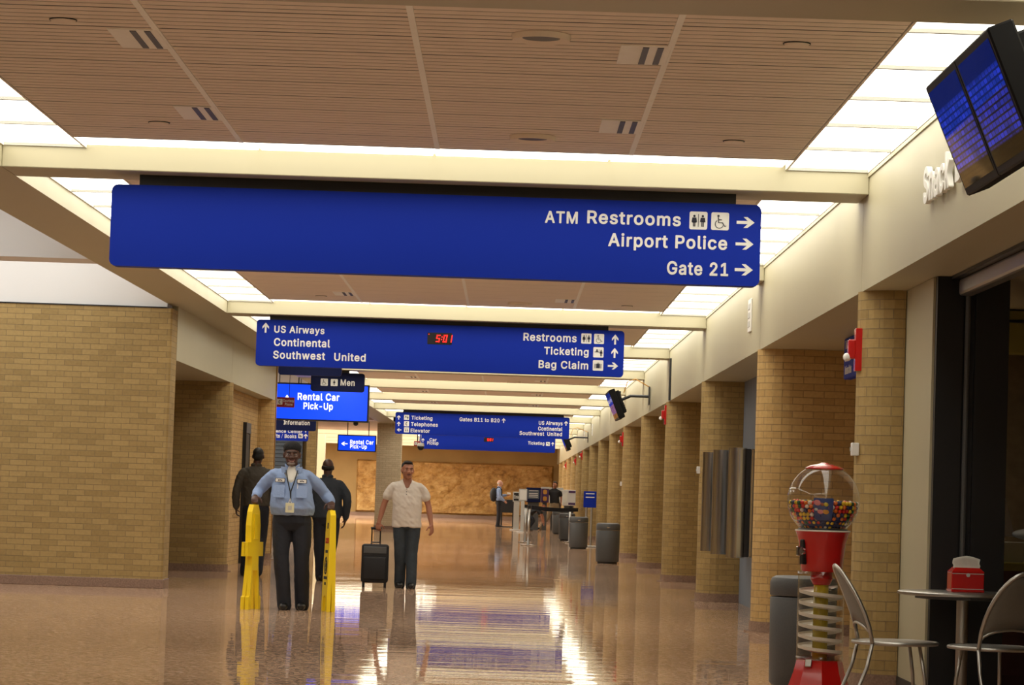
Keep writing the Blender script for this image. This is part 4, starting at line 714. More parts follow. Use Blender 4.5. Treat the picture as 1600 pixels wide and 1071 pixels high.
# payphones between the second and third right-hand pillars
def phone_hood(label, y, xl):
    t = thing('payphone_hood', label, 'payphone', (2.96, y, .67), 0, 'steel payphone hoods')
    r = .10
    a = MB(); a.box(-(xl - .24), 0, -.12, .12, 0, 1.17, .004, 1); a.build('shell', M['steeld'], t)
    a = MB(); a.lathe([(0, 0), (r, 0), (r, 1.19), (0, 1.19)], (-(xl - r), 0, -.01), 40); a.build('rolled_edge', M['steel'], t, smooth=40)
    a = MB(); a.box(-(xl - .19), -(xl - .24), -.05, .05, 0.0, 1.17); a.build('web', M['black'], t)
    for q in (-.137, .131):
        a = MB(); a.box(-(xl - .26), -(xl - .24), q, q + .006, 0.01, 1.16); a.build('edge_trim', M['chrome'], t)
    a = MB(); a.box(-.3, 0, .14, .62, .12, .16, .006, 1); a.build('shelf', M['steel'], t)
    a = MB(); a.box(-.14, 0, .2, .52, .3, .86, .02); p = a.build('phone_body', M['black'], t)
    a = MB(); a.tube([(-.17, .25, .78), (-.17, .25, .5)], .025, 8); a.build('handset', M['black'], p)
    a = MB(); a.box(-.3, -.29, .2, .5, .98, 1.14, .003, 1); s = a.build('phone_sign', M['blue'], t)
    a = MB(); a.rrect(.27, .43, 1.0, 1.12, (-.302, -.300), .01, 'x'); a.build('symbol', M['letter'], s)
phone_hood('polished steel payphone hood, nearest of the three, by the brick pillar', 31.9, .56)
phone_hood('polished steel payphone hood in the middle of the three', 33.7, .60)
phone_hood('polished steel payphone hood, farthest of the three, by the far pillar', 35.5, .60)
t = thing('phone_back_panel', 'beige wall panel with payphone stickers beside the brick pillar', 'panel', (2.955, 29.4, .66))
a = MB(); a.box(-.03, 0, 0, 2.35, 0, 1.2, .004, 1); a.build('panel', M['cream'], t)
for z in (.32, .68, .92, 1.04):
    a = MB(); a.box(-.034, -.03, .9, 1.5, z, z + .1); a.build('sticker', M['blue' if z != .68 else 'letter'], t)

# ------------------------------------------------------------------ snack bar at right
sbox('wall_snack', 2.745, 2.80, 19.14, 20.68, 0, HF, M['cream'])
sbox('trim_41', 2.70, 2.745, 20.62, 20.74, 0, HF, M['dark'])
sbox('baseboard_right', 2.735, 2.745, 19.1, 20.6, 0, .1, M['dark'])
t = thing('folding_gate', 'black folded security gate standing at the snack bar opening', 'gate', (2.76, 19.05, 0))
a = MB(); a.box(0, .17, 0, .08, 0, HF); a.box(.25, .47, 0, .08, 0, HF); a.build('gate_leaf', M['black'], t)
a = MB(); a.box(.17, .25, .03, .06, 0, HF); a.build('gate_channel', M['black'], t)
a = MB(); a.tube([(.20, 0, .02), (.20, 0, HF - .12)], .018, 10); a.build('guide_post', M['grey'], t)
t = thing('gate_housing', 'long dull metal shutter housing under the soffit of the snack bar', 'shutter', (2.93, 14.2, 2.64))
a = MB(); a.box(-.05, .05, 0, 4.75, .0, .11, .02); a.build('roll_box', M['alu'], t); a = MB(); a.box(-.09, .09, -.02, 4.8, .11, .13); a.build('rail', M['black'], t)
b = MB(); b.path([(3.3, 22.4), (3.3, 22.2), (7.4, 22.2), (7.4, 22.4)], 0, HF); struct(b.build('wall_snack', M['brownwall']))
sbox('wall_snack', 7.3, 7.5, 5, 22.2, 0, HF, M['brownwall'])
t = thing('wall_cupboard', 'lime patches standing for the lit top of the snack bar back wall', 'wall patch', (3.48, 21.95, 2.40))  # lit top of the back wall, its brightness put into lime boxes
a = MB(); a.box(-.1, .14, 0, .24, 0, .36, .004, 1); a.build('door', M['lime'], t); a = MB(); a.box(.145, 1.6, 0, .24, .04, .36, .004, 1); a.build('door', M['lime'], t); a = MB(); a.box(.0, 1.6, -.02, .24, .27, .29); a.build('rail', M['black'], t)
t = thing('snack_counter', 'dark red snack bar counter with a lime edge behind the napkin table', 'counter', (3.4, 20.9, 0))
a = MB(); a.box(0, 2.6, 0, .6, 0, .84); a.build('cabinet', M['dred'], t); a = MB(); a.box(-.02, 2.62, -.03, .62, .84, .9, .008, 1); a.build('worktop', M['lime'], t)
a = MB(); a.box(.12, .6, -.012, 0, .1, .74, .004, 1); a.build('door', M['dred'], t)
t = thing('cash_register', 'pale grey cash register with raised slanted screen on the snack counter', 'cash register', (3.56, 21.05, .9))
a = MB(); a.poly([(-.14, 0), (.24, 0), (.20, .14), (-.08, .14)], (0, .35)); a.build('base', M['greyl'], t)
a = MB(); a.poly([(-.16, .56), (.0, .56), (.10, .18), (-.06, .18)], (.1, .16)); a.build('screen', M['greyl'], t)
a = MB(); a.ell((-.1, .1, .16), (.13, .1, .07)); a.ell((.2, .1, .2), (.12, .09, .04)); a.build('paper_roll', M['greyl'], t, smooth='all')

def bistro_chair(label, loc, rz):
    """round aluminium seat, arched mesh back; faces +X"""
    t = thing('bistro_chair', label, 'chair', loc, rz, 'aluminium bistro chairs')
    r = .255
    a = MB(); a.lathe([(0, .452), (r - .02, .452), (r, .446), (r, .438), (0, .436)], seg=36); a.build('seat', M['alu'], t, smooth=True)
    a = MB(); a.tube([(r * math.cos(q), r * math.sin(q), .442) for q in [2 * PI * i / 36 for i in range(36)]], .012, 8, closed=True); a.build('seat_ring', M['alu'], t, smooth='all')
    n = 20; arch = []
    for i in range(n + 1):
        q = PI * i / n; yy = .2 * math.cos(q); zz = .44 + .46 * math.sin(q) ** .8
        xx = -.185 - .05 * math.sin(q * 1) - .15 * ((zz - .44) / .46) ** 1.6
        arch.append((xx, yy, zz))
    for s, nm in ((1, 0), (-1, 1)):
        x0 = -.185
        a = MB(); a.tube([(x0, s * .2, .44), (x0 - .03, s * .205, .3), (x0 - .10, s * .21, .12), (x0 - .16, s * .215, .0)], .0115, 8); a.build('leg', M['alu'], t, smooth='all')
        a = MB(); a.tube([(.12, s * .13, .44), (.15, s * .15, .25), (.17, s * .165, .0)], .0115, 8); a.build('leg', M['alu'], t, smooth='all')
    a = MB(); a.tube(arch, .0125, 8); a.build('back_frame', M['alu'], t, smooth='all')
    low = [(-.195 - .045 * math.sin(PI * i / 10), .19 * math.cos(PI * i / 10), .50 + .06 * math.sin(PI * i / 10)) for i in range(11)]
    a = MB(); a.tube(low, .009, 8); a.build('back_rail', M['alu'], t, smooth='all')
    bb = bmesh.new(); rows = []
    for i in range(1, n):
        x, y, z = arch[i]; k = 5; row = []
        for j in range(k + 1):
            f = j / k; lz = .50 + .06 * math.sqrt(max(0, 1 - (y / .2) ** 2)); lx = -.195 - .045 * math.sqrt(max(0, 1 - (y / .2) ** 2))
            zz = z + (lz - z) * f if z > lz else z; xx = x + (lx - x) * f
            row.append(bb.verts.new((xx, y, zz)))
        rows.append(row)
    for A, B in zip(rows, rows[1:]):
        for j in range(5): bb.faces.new((A[j], A[j + 1], B[j + 1], B[j]))
    bmesh.ops.recalc_face_normals(bb, faces=bb.faces[:]); bmesh.ops.solidify(bb, geom=bb.faces[:], thickness=.004)
    a = MB(); a.merge(bb); a.build('back_panel', M['mesh'], t, smooth='all')
    return t
bistro_chair('aluminium bistro chair between the gumball machine and the table', (2.40, 18.0, 0), .10)
bistro_chair('aluminium bistro chair cut by the right edge, its back toward the viewer', (2.94, 17.7, 0), 1.95)
t = thing('cafe_table', 'round brushed aluminium pedestal table holding the red napkin box', 'table', (2.90, 18.6, 0))
a = MB(); a.lathe([(0, .745), (.40, .745), (.41, .738), (.41, .726), (.40, .72), (0, .72)], seg=48); a.build('tabletop', M['alu'], t, smooth=True)
a = MB(); a.lathe([(.0, .70), (.30, .70), (.30, .72), (0, .72)], seg=32); a.build('under_plate', M['grey'], t)
a = MB(); a.lathe([(.038, .02), (.038, .70)], seg=24); a.build('pedestal', M['alu'], t, smooth=True)
a = MB(); a.lathe([(0, 0), (.26, 0), (.26, .012), (.08, .03), (.045, .05), (0, .05)], seg=36); a.build('foot', M['alu'], t, smooth=True)
t = thing('napkin_dispenser', 'red napkin box with a paper napkin sticking out on the table', 'napkin box', (2.915, 18.6, .747), .05)
a = MB(); a.box(-.103, .103, -.075, .075, .012, .125, .006); a.build('body', M['red'], t)
a = MB(); a.box(-.105, .105, -.078, .078, 0, .014, .003); a.build('foot', M['red'], t)
bb = bmesh.new()
lo = [bb.verts.new(p) for p in ((-.104, -.077, .125), (.104, -.077, .125), (.104, .077, .125), (-.104, .077, .125))]; hi = [bb.verts.new(p) for p in ((-.078, -.05, .152), (.078, -.05, .152), (.078, .05, .152), (-.078, .05, .152))]
bb.faces.new(lo[::-1]); bb.faces.new(hi); [bb.faces.new((lo[i], lo[(i + 1) % 4], hi[(i + 1) % 4], hi[i])) for i in range(4)]
a = MB(); a.merge(bb); a.build('lid', M['red'], t)
a = MB(); a.box(-.1, .1, -.0775, -.075, .017, .021); a.box(-.1, .1, -.0775, -.075, .113, .117); a.disc(0, .107, .012, (-.079, -.075)); a.build('silver_trim', M['greyl'], t)
bb = bmesh.new(); V = []
for i in range(13):
    x = -.085 + .17 * i / 12
    V.append([bb.verts.new((x + .004 * math.sin(j * 2), -.012 + .012 * math.sin(i * .9 + j * .5) * (j / 4), .15 + (.065 + .012 * math.sin(i * .28) - .004 * abs(i - 6) * .3) * j / 4)) for j in range(5)])
for A, B in zip(V, V[1:]):
    for j in range(4): bb.faces.new((A[j], A[j + 1], B[j + 1], B[j]))
bmesh.ops.solidify(bb, geom=bb.faces[:], thickness=.004)
a = MB(); a.merge(bb); a.build('napkin', M['paper'], t, smooth='all')

# ------------------------------------------------------------------ trash cans
def trash_can(label, loc, first=[]):
    if first: return relabel(copy_tree(first[0]), label, loc)
    t = thing('trash_can', label, 'trash can', loc, 0, 'grey trash cans along the right side')
    a = MB(); a.lathe([(0, .03), (.205, .03), (.222, .05), (.228, .62), (.222, .63)], seg=40); a.build('bin', M['grey'], t, smooth=True)
    a = MB(); a.lathe([(0, 0), (.19, 0), (.19, .03), (0, .03)], seg=32); a.build('foot', M['black'], t)
    a = MB(); a.lathe([(.226, .638), (.23, .645), (.23, .73), (.218, .758), (.19, .772), (.14, .765), (.11, .75), (0, .748)], seg=40); l = a.build('lid', M['grey'], t, smooth=True)
    a = MB(); a.box(-.03, .03, -.232, -.222, .68, .70); a.build('latch', M['chrome'], l)
    first.append(t); return t
trash_can('grey round trash can behind the gumball machine', (2.06, 20.2, 0))
trash_can('grey round trash can in the right row, nearest of the far four', (1.985, 56.5, 0))
trash_can('grey round trash can in the right row, beside the blue post sign', (1.79, 71.2, 0))
trash_can('grey round trash can under the dark belt barrier, third of the far row', (1.77, 83.9, 0))
trash_can('grey round trash can farthest back, in front of the striding man', (1.79, 97.2, 0))

# ------------------------------------------------------------------ gumball machine
GX, GY = 2.05, 19.0
g = thing('gumball_machine', 'tall red spiral gumball machine with clear globe beside the chair', 'gumball machine', (GX, GY, 0))
a = MB(); a.lathe([(0, 0), (.215, 0), (.222, .015), (.20, .09), (.165, .19), (.148, .262), (.142, .27), (0, .27)], seg=8); a.build('base', M['red'], g, smooth=25)
a = MB(); a.lathe([(.150, .27), (.150, .835)], seg=48, cap=False); a.build('clear_tube', M['tubeg'], g, smooth='all')
a = MB(); a.lathe([(.152, .262), (.153, .29), (.149, .292)], seg=48, cap=False); a.lathe([(.153, .812), (.153, .836), (.149, .836)], seg=48, cap=False); a.build('tube_collar', M['tubeg'], g, smooth='all')
a = MB(); a.lathe([(.048, .27), (.048, .79)], seg=24); a.build('core_column', M['tubey'], g, smooth='all')
a = MB(); a.lathe([(.03, .745), (.055, .752), (.075, .79), (.07, .80), (.07, .836), (0, .836)], seg=24); a.build('hopper', M['red'], g, smooth=True)
bb = bmesh.new(); prev = None; turns = 6.2; N = 240
for i in range(N + 1):
    q = 2 * PI * turns * i / N + .6; z = .73 - .44 * i / N
    ring = [bb.verts.new((rr * math.cos(q), rr * math.sin(q), z + dz)) for rr, dz in ((.05, -.004), (.05, .004), (.095, -.006), (.135, .006), (.138, .018), (.142, .018), (.140, -.002), (.095, -.014))]
    if prev:
        for j in range(8): bb.faces.new((prev[j], prev[(j + 1) % 8], ring[(j + 1) % 8], ring[j]))
    prev = ring
bmesh.ops.recalc_face_normals(bb, faces=bb.faces[:])
a = MB(); a.merge(bb); a.build('spiral_ramp', M['rampw'], g, smooth=50)
a = MB(); a.lathe([(0, .836), (.128, .836), (.134, .845), (.140, .93), (.152, 1.02), (.170, 1.082), (.176, 1.095), (0, 1.095)], seg=48); hd = a.build('head', M['red'], g, smooth=True)
a = MB(); a.lathe([(.176, 1.093), (.180, 1.098), (.176, 1.103), (.15, 1.1)], seg=48, cap=False); a.build('rim', M['rampw'], g, smooth='all')
a = MB(); a.lathe([(0, 1.098), (.165, 1.098), (.158, 1.112), (0, 1.112)], seg=40); a.build('gasket', M['black'], g)
a = MB(); a.box(-.02, .02, -.165, -.13, .88, 1.04, .006); cm = a.build('coin_plate', M['black'], g, rot=(0, 0, -1.05))
a = MB(); a.lathe([(0, -.175), (.026, -.175), (.028, -.165), (.028, -.15)], seg=20); k_ = a; k_.bm.transform(Matrix.Translation((0, 0, .965)) @ Matrix.Rotation(PI / 2, 4, 'X') @ Matrix.Scale(-1, 4, (0, 0, 1)) @ Matrix.Translation((0, 0, 0)));
a.box(-.010, .010, -.20, -.165, .935, .995, .004); a.build('coin_handle', M['chrome'], cm)
a = MB(); a.box(-.022, .022, -.02, 0, 0, .05, .006); a.build('dispense_flap', M['alu'], g, loc=(-.082, -.135, .225), rot=(-.25, 0, -.5))
# globe
RG, CZ = .233, 1.293
prof = [(RG * math.cos(q), CZ + RG * math.sin(q)) for q in [math.radians(-54 + 117 * i / 30) for i in range(31)]]
prof = [(.158, 1.108)] + prof[1:]
a = MB(); a.lathe(prof, seg=64, cap=False); a.build('globe', M['glass'], g, smooth='all')
a = MB(); a.lathe([(.10, 1.497), (.124, 1.494), (.126, 1.500), (.095, 1.516), (.05, 1.526), (.03, 1.531), (.022, 1.536), (0, 1.537)], seg=40); a.build('lid', M['red'], g, smooth=True)
a = MB(); a.lathe([(.10, 1.485), (.118, 1.484), (.12, 1.493), (.1, 1.495)], seg=40, cap=False); a.build('lid_collar', M['tubeg'], g, smooth='all')
# decal on the inside of the globe, facing the viewer
bb = bmesh.new(); D = []
for i in range(9):
    row = []
    for j in range(9):
        az = math.radians(-112 + 32 * i / 8); z = 1.166 + .142 * j / 8; r = math.sqrt(max(0, (RG - .004) ** 2 - (z - CZ) ** 2))
        row.append(bb.verts.new((r * math.cos(az), r * math.sin(az), z)))
    D.append(row)
for A, B in zip(D, D[1:]):
    for j in range(8): bb.faces.new((A[j], B[j], B[j + 1], A[j + 1]))
a = MB(); a.merge(bb); dc = a.build('decal', M['decal'], g, smooth='all')
for az, z, rr, m in ((-106, 1.278, .024, 'pink'), (-92, 1.268, .017, 'tubey'), (-101, 1.222, .021, 'pink'), (-92, 1.222, .022, 'amber'), (-108, 1.235, .012, 'greyl'), (-98, 1.268, .014, 'orange')):
    q = math.radians(az); r = math.sqrt((RG - .001) ** 2 - (z - CZ) ** 2)
    a = MB(); a.ell((r * math.cos(q) * .99, r * math.sin(q) * .99, z), (rr, .004, rr * .75), Euler((0, .3, q + PI / 2)).to_matrix(), 10, 6); a.build('mark', M[m], dc)
# gumballs: the outer layer one by one, the heap inside as one mass
RB = .0135
ball_me = []
for m in GUM:
    a = MB(); a.ell((0, 0, 0), RB, None, 12, 8); o = a.build('gumball', m, smooth='all'); ball_me.append(o.data); bpy.data.objects.remove(o)
def top_z(x, y): return 1.288 + .010 * noise.noise(Vector((x * 14, y * 14, 1))) - .02 * math.exp(-((x + .02) ** 2 + (y + .05) ** 2) / .01)
pts = []
def free(p, lst, d): return all((p - q).length_squared > d * d for q in lst)
rnd = random.Random(3); tries = 0
shell = []
zc = 1.128
while zc < 1.29:
    r = math.sqrt(max(0, (RG - .004 - RB) ** 2 - (zc - CZ) ** 2)); n_ = max(6, int(2 * PI * r / (RB * 2.08))); off = rnd.random()
    for i in range(n_):
        q = 2 * PI * (i + off) / n_; p = Vector((r * math.cos(q), r * math.sin(q), zc + rnd.uniform(-.002, .002)))
        if p.z < top_z(p.x, p.y): shell.append(p)
    zc += RB * 1.82
while tries < 2600:
    tries += 1; x, y = rnd.uniform(-.22, .22), rnd.uniform(-.22, .22); p = Vector((x, y, top_z(x, y) - RB * .6))
    if p.x ** 2 + p.y ** 2 + (p.z - CZ) ** 2 < (RG - .005 - RB) ** 2 and free(p, shell, RB * 1.85): shell.append(p)
shell.sort(key=lambda p: p.y)
near, far = shell[:300], shell[300:]
names = ['gumball'] * 6
for p in near:
    i = rnd.choices(range(6), (20, 17, 22, 15, 14, 7))[0]
    o = link('gumball', ball_me[i], None, None, (GX + p.x, GY + p.y, p.z))
    tag(o, '%s gumball lying in the clear globe of the gumball machine' % GUMN[i], 'gumball', '%s gumballs in the globe' % GUMN[i])
heap = MB()
for p in far: heap.ell(p, RB, None, 8, 6)
heap.loft([(0, 0, 1.115, .14, .14), (0, 0, 1.15, .172, .172), (0, 0, 1.2, .197, .197), (0, 0, 1.25, .207, .207), (0, 0, 1.262, .20, .20)], 32)
tag(heap.build('gumball_heap', GUM[4], None, (GX, GY, 0), smooth='all'), 'rest of the gumballs heaped inside the clear globe', 'gumballs', kind='stuff')

# ------------------------------------------------------------------ far check-in corner
def stanchion(label, loc, h=1.0):
    t = thing('barrier_post', label, 'barrier post', loc, 0, 'steel barrier posts')
    a = MB(); a.lathe([(0, 0), (.18, 0), (.18, .015), (.05, .035), (.035, .04)], seg=28); a.build('foot', M['chrome'], t, smooth=True)
    a = MB(); a.lathe([(.035, .03), (.035, h - .08)], seg=16); a.build('post', M['alu'], t, smooth='all')
    a = MB(); a.lathe([(.04, h - .08), (.04, h), (0, h + .005)], seg=16); a.build('belt_head', M['black'], t)
    return t
stanchion('steel barrier post at the left end of the dark belt, nearest', (.60, 73.5, 0))
stanchion('steel barrier post just behind the left end of the belt', (.55, 78.0, 0))
stanchion('steel barrier post at the right end of the dark belt', (1.77, 80.0, 0))
t = thing('barrier_belt', 'dark blue retractable belt stretched between the steel posts', 'belt', (0, 0, 0))
bb = bmesh.new(); P0, P1 = Vector((.66, 73.6, .95)), Vector((1.98, 79.9, .90)); V = []
for i in range(13):
    p = P0.lerp(P1, i / 12); sag = .03 * math.sin(PI * i / 12); V.append([bb.verts.new((p.x, p.y, p.z - sag - .05)), bb.verts.new((p.x, p.y, p.z - sag + .05))])
for A, B in zip(V, V[1:]): bb.faces.new((A[0], B[0], B[1], A[1]))
bmesh.ops.solidify(bb, geom=bb.faces[:], thickness=.006)
a = MB(); a.merge(bb); a.build('webbing', M['belt'], t)
t = thing('post_sign', 'dark blue notice on two slim steel poles beside the trash cans', 'sign', (2.13, 74.3, 0))
a = MB(); a.box(-.16, .16, -.03, .03, .99, 1.40, .006, 1); a.build('panel', M['blue'], t)
for z in (1.33, 1.24): a = MB(); a.box(-.11, .11, -.035, -.03, z, z + .02); a.build('lettering', M['letter'], t)
for x in (-.085, .05): a = MB(); a.tube([(x, 0, .02), (x, 0, 1.0)], .03, 10); a.build('pole', M['alu'], t)
a = MB(); a.box(-.2, .2, -.16, .16, 0, .03, .006, 1); a.build('foot', M['alu'], t)
def podium(label, loc, w_, h, txt, hs):
    t = thing('sign_stand', label, 'sign stand', loc, 0)
    a = MB(); a.box(-w_ / 2, w_ / 2, -.06, .06, .02, h, .01, 1); a.build('post', M['greyl'], t); a = MB(); a.box(-w_ / 2 - .12, w_ / 2 + .12, -.2, .2, 0, .03, .006, 1); a.build('foot', M['white'], t)
    a = MB(); a.box(-.14, .14, -.05, .05, h, h + hs, .01, 1); a.build('sign_frame', M['greyl'], t); a = MB(); a.box(-.105, .105, -.056, -.05, h + .04, h + hs - .04); f = a.build('sign_face', M['black' if txt else 'white'], t)
    if txt: text(txt, -.09, h + .11, .18, .12, f, M['letter'], -.06)
podium('pale stand with a small black Enter sign left of the kiosks', (.40, 103.8, 0), .2, 1.0, 'Enter', .35)
podium('narrow white stand with a blank white card, right of the Enter sign', (.58, 98.0, 0), .12, 1.05, '', .4)
def kiosk(label, loc, w_, z0, z1, m, extra=None):
    t = thing('check_in_kiosk', label, 'kiosk', loc, 0)
    a = MB(); a.box(-w_ / 2, w_ / 2, 0, .4, z0, z1, .01, 1); a.build('cabinet', M[m], t)
    a = MB(); a.box(-w_ / 2 + .06, w_ / 2 - .06, .1, .3, 0, z0); a.build('pedestal', M['grey'], t)
    if extra: extra(t)
def e1(t):
    a = MB(); a.box(-.2, .2, -.012, 0, 1.12, 1.44); a.build('notice', M['slate'], t)
    for z in (1.40, 1.3, 1.24, 1.18): a = MB(); a.box(-.16, .16, -.016, -.012, z, z + .018); a.build('lettering', M['letter'], t)
kiosk('dark purple notice board kiosk behind the belt barrier', (1.00, 105.5, 0), .52, 1.0, 1.52, 'navy', e1)
def e2(t):
    for z in (1.06, 1.3): a = MB(); a.rrect(-.07, .07, z, z + .16, (-.012, 0), .05); a.build('picture', M['amber'], t)
    a = MB(); a.box(-.16, .16, -.02, 0, 1.5, 1.56); a.build('top_trim', M['greyl'], t)
kiosk('purple kiosk with two amber pictures beside the notice board', (1.42, 106.2, 0), .28, 1.0, 1.52, 'purple', e2)
def e3(t):
    a = MB(); a.box(-.2, .2, -.012, 0, 1.05, 1.36); a.build('panel', M['paper'], t); a = MB(); a.box(-.24, .24, -.014, 0, 1.44, 1.48); a.build('top_trim', M['white'], t)
kiosk('grey kiosk with pale panel left of the striding man', (1.85, 107.5, 0), .5, 1.0, 1.55, 'greyl', e3)
def e4(t):
    a = MB(); a.box(-.02, .2, -.012, 0, .98, 1.05); a.box(-.02, .2, -.012, 0, 1.36, 1.43); a.build('purple_band', M['purple'], t); a = MB(); a.poly([(-.2, 1.0), (-.06, 1.1), (-.06, 1.4), (-.2, 1.3)], (-.012, 0)); a.build('flap', M['paper'], t)
kiosk('white kiosk with purple bands right of the striding man', (2.05, 95.0, 0), .42, .95, 1.46, 'white', e4)
t = thing('writing_desk', 'black draped stand-up desk in front of the man with the backpack', 'desk', (.09, 112.65, 0))
a = MB(); a.box(-.26, .26, 0, .4, .55, 1.05, .02); a.build('drape', M['bag'], t)
for x in (-.22, .22): a = MB(); a.tube([(x, .2, .02), (x, .2, .56)], .03, 8); a.build('leg', M['black'], t)
a = MB(); a.box(-.3, .3, .05, .35, 0, .03); a.build('foot', M['black'], t)

# ------------------------------------------------------------------ people
def remesh(mb, vox, smooth=4, fold=0., fs=(9, 9, 5), seed=0.):
    """fuses the collected volumes into one continuous surface"""
    me = bpy.data.meshes.new('vol'); mb.bm.to_mesh(me); mb.bm.free()
    o = bpy.data.objects.new('vol', me); COL.objects.link(o)
    m = o.modifiers.new('r', 'REMESH'); m.mode = 'VOXEL'; m.voxel_size = vox
    if smooth: s = o.modifiers.new('s', 'SMOOTH'); s.factor = .5; s.iterations = smooth
    dg = bpy.context.evaluated_depsgraph_get(); r = bpy.data.meshes.new_from_object(o.evaluated_get(dg))
    bpy.data.objects.remove(o); bpy.data.meshes.remove(me)
    if fold:
        nn = [v.normal.copy() for v in r.vertices]
        for v, n_ in zip(r.vertices, nn):
            h = noise.noise(Vector((v.co.x * fs[0] + seed, v.co.y * fs[1], v.co.z * fs[2]))) + .5 * noise.noise(Vector((v.co.x * fs[0] * 2 + seed, v.co.y * 14, (v.co.z + v.co.x * .6) * fs[2] * 4)))
            v.co += n_ * h * fold
    for p in r.polygons: p.use_smooth = True
    return r
def V3(*a): return Vector(a)
def hand(mb, wrist, d, n, thumb, curl=.6, s=1.):
    """palm from the wrist along d, palm faces n, thumb leaves on the side `thumb`; four separate curled fingers"""
    d = d.normalized(); n = (n - d * n.dot(d)).normalized(); side = d.cross(n)
    if side.dot(thumb) < 0: side = -side
    rot = Matrix((side, n, d)).transposed()
    mb.ell(wrist + d * .05 * s, (.041 * s, .016 * s, .058 * s), rot, 14, 10)
    mb.tube([wrist - d * .03 * s, wrist + d * .03 * s], [.026 * s, .028 * s], 10)
    for i, (L, off) in enumerate(((.072, .030), (.081, .010), (.076, -.010), (.060, -.029))):
        p = wrist + d * (.092 - abs(off - .005) * .22) * s + side * off * s; dd = d.copy(); P = [p - d * .02 * s, p]; ang = 0
        for k, f in enumerate((.45, .32, .26)):
            ang += curl * (.55, .9, .7)[k] * (1 + .08 * i); dd = d * math.cos(ang) + n * math.sin(ang); p = p + dd * L * f * s; P.append(p)
        mb.tube(P, [.0095 * s, .0095 * s, .009 * s, .0082 * s, .0065 * s], 8)
    p = wrist + d * .03 * s + side * .03 * s; P = [p - side * .012 * s]
    for k, (a_, b_, c_) in enumerate(((.75, .6, .15), (.45, .75, .45 + curl * .3), (.2, .8, .55 + curl * .4))):
        p = p + (side * a_ + d * b_ + n * c_).normalized() * (.034, .03, .025)[k] * s; P.append(p)
    mb.tube(P, [.013 * s, .012 * s, .0105 * s, .008 * s], 8)
def head_volumes(mb, c, R, f, s=1., beard=0):
    def E(p, r, rot=None):
        q = Vector((p[0], p[1] * -f if f > 0 else p[1], p[2])) * s
        mb.ell(c + R @ q, tuple(a * s for a in r), R @ (rot or Matrix.Identity(3)), 18, 12)
    E((0, .014, .034), (.075, .096, .084)); E((0, -.022, -.02), (.066, .074, .08)); E((0, -.035, -.070), (.050, .052, .040)); E((0, -.062, -.096), (.026, .025, .020))
    E((0, -.080, .028), (.052, .018, .012))
    for x in (-1, 1):
        E((x * .040, -.066, -.026), (.024, .024, .022)); E((x * .078, .006, -.006), (.011, .021, .032)); E((x * .013, -.100, -.028), (.009, .012, .008))
    E((0, -.096, -.008), (.010, .014, .026)); E((0, -.106, -.026), (.012, .014, .011)); E((0, -.084, -.058), (.026, .014, .014))
def face_parts(par, c, R, f, s, lip, hairm, grin=False, brow=True):
    sg = -1 if f < 0 else 1
    def P(p): return c + R @ (Vector((p[0], p[1] * (1 if f < 0 else -1), p[2])) * s)
    for x in (-1, 1):
        a = MB(); a.ell(P((x * .031, -.083, .004)), (.0115 * s, .008 * s, .0045 * s), R, 12, 8); e = a.build('eye', M['eyew'], par, smooth='all')
        a = MB(); a.ell(P((x * .031, -.0915, .004)), (.0055 * s, .0035 * s, .0055 * s), R, 10, 6); a.build('iris', M['iris'], e, smooth='all')
        if brow:
            a = MB(); a.tube([P((x * .015, -.093, .027)), P((x * .032, -.095, .029)), P((x * .05, -.083, .022))], [.004 * s, .005 * s, .003 * s], 6); a.build('eyebrow', M[hairm], par)
    a = MB()
    if grin:
        a.tube([P((-.03, -.086, -.050)), P((-.015, -.098, -.058)), P((.015, -.098, -.058)), P((.03, -.086, -.050))], .006 * s, 6); a.tube([P((-.028, -.086, -.054)), P((-.012, -.096, -.070)), P((.012, -.096, -.070)), P((.028, -.086, -.054))], .006 * s, 6)
    else:
        a.tube([P((-.024, -.088, -.056)), P((-.008, -.099, -.053)), P((.008, -.099, -.053)), P((.024, -.088, -.056))], .005 * s, 6); a.tube([P((-.022, -.087, -.059)), P((0, -.099, -.063)), P((.022, -.087, -.059))], .006 * s, 6)
    a.build('mouth', M[lip], par, smooth='all')
    if grin:
        a = MB(); a.box(-.020 * s, .020 * s, -.004, .004, -.004 * s, .004 * s, .002, 1); a.bm.transform(Matrix.Translation(P((0, -.097, -.061))) @ R.to_4x4()); a.build('teeth', M['teeth'], par)
def limb(mb, pts, rad, n=3, seg=14):
    """smooth tapering limb through its joints"""
    P = []; Rr = []
    for i in range(len(pts) - 1):
        for k in range(n):
            t = k / n; P.append(pts[i].lerp(pts[i + 1], t)); Rr.append(rad[i] + (rad[i + 1] - rad[i]) * t)
    P.append(pts[-1]); Rr.append(rad[-1])
    for _ in range(2):
        Q = [P[0]] + [(P[i - 1] + P[i] * 2 + P[i + 1]) / 4 for i in range(1, len(P) - 1)] + [P[-1]]; P = Q
    mb.tube(P, Rr, seg); mb.ell(P[0], Rr[0], None, seg, 8); mb.ell(P[-1], Rr[-1] * .98, None, seg, 8)
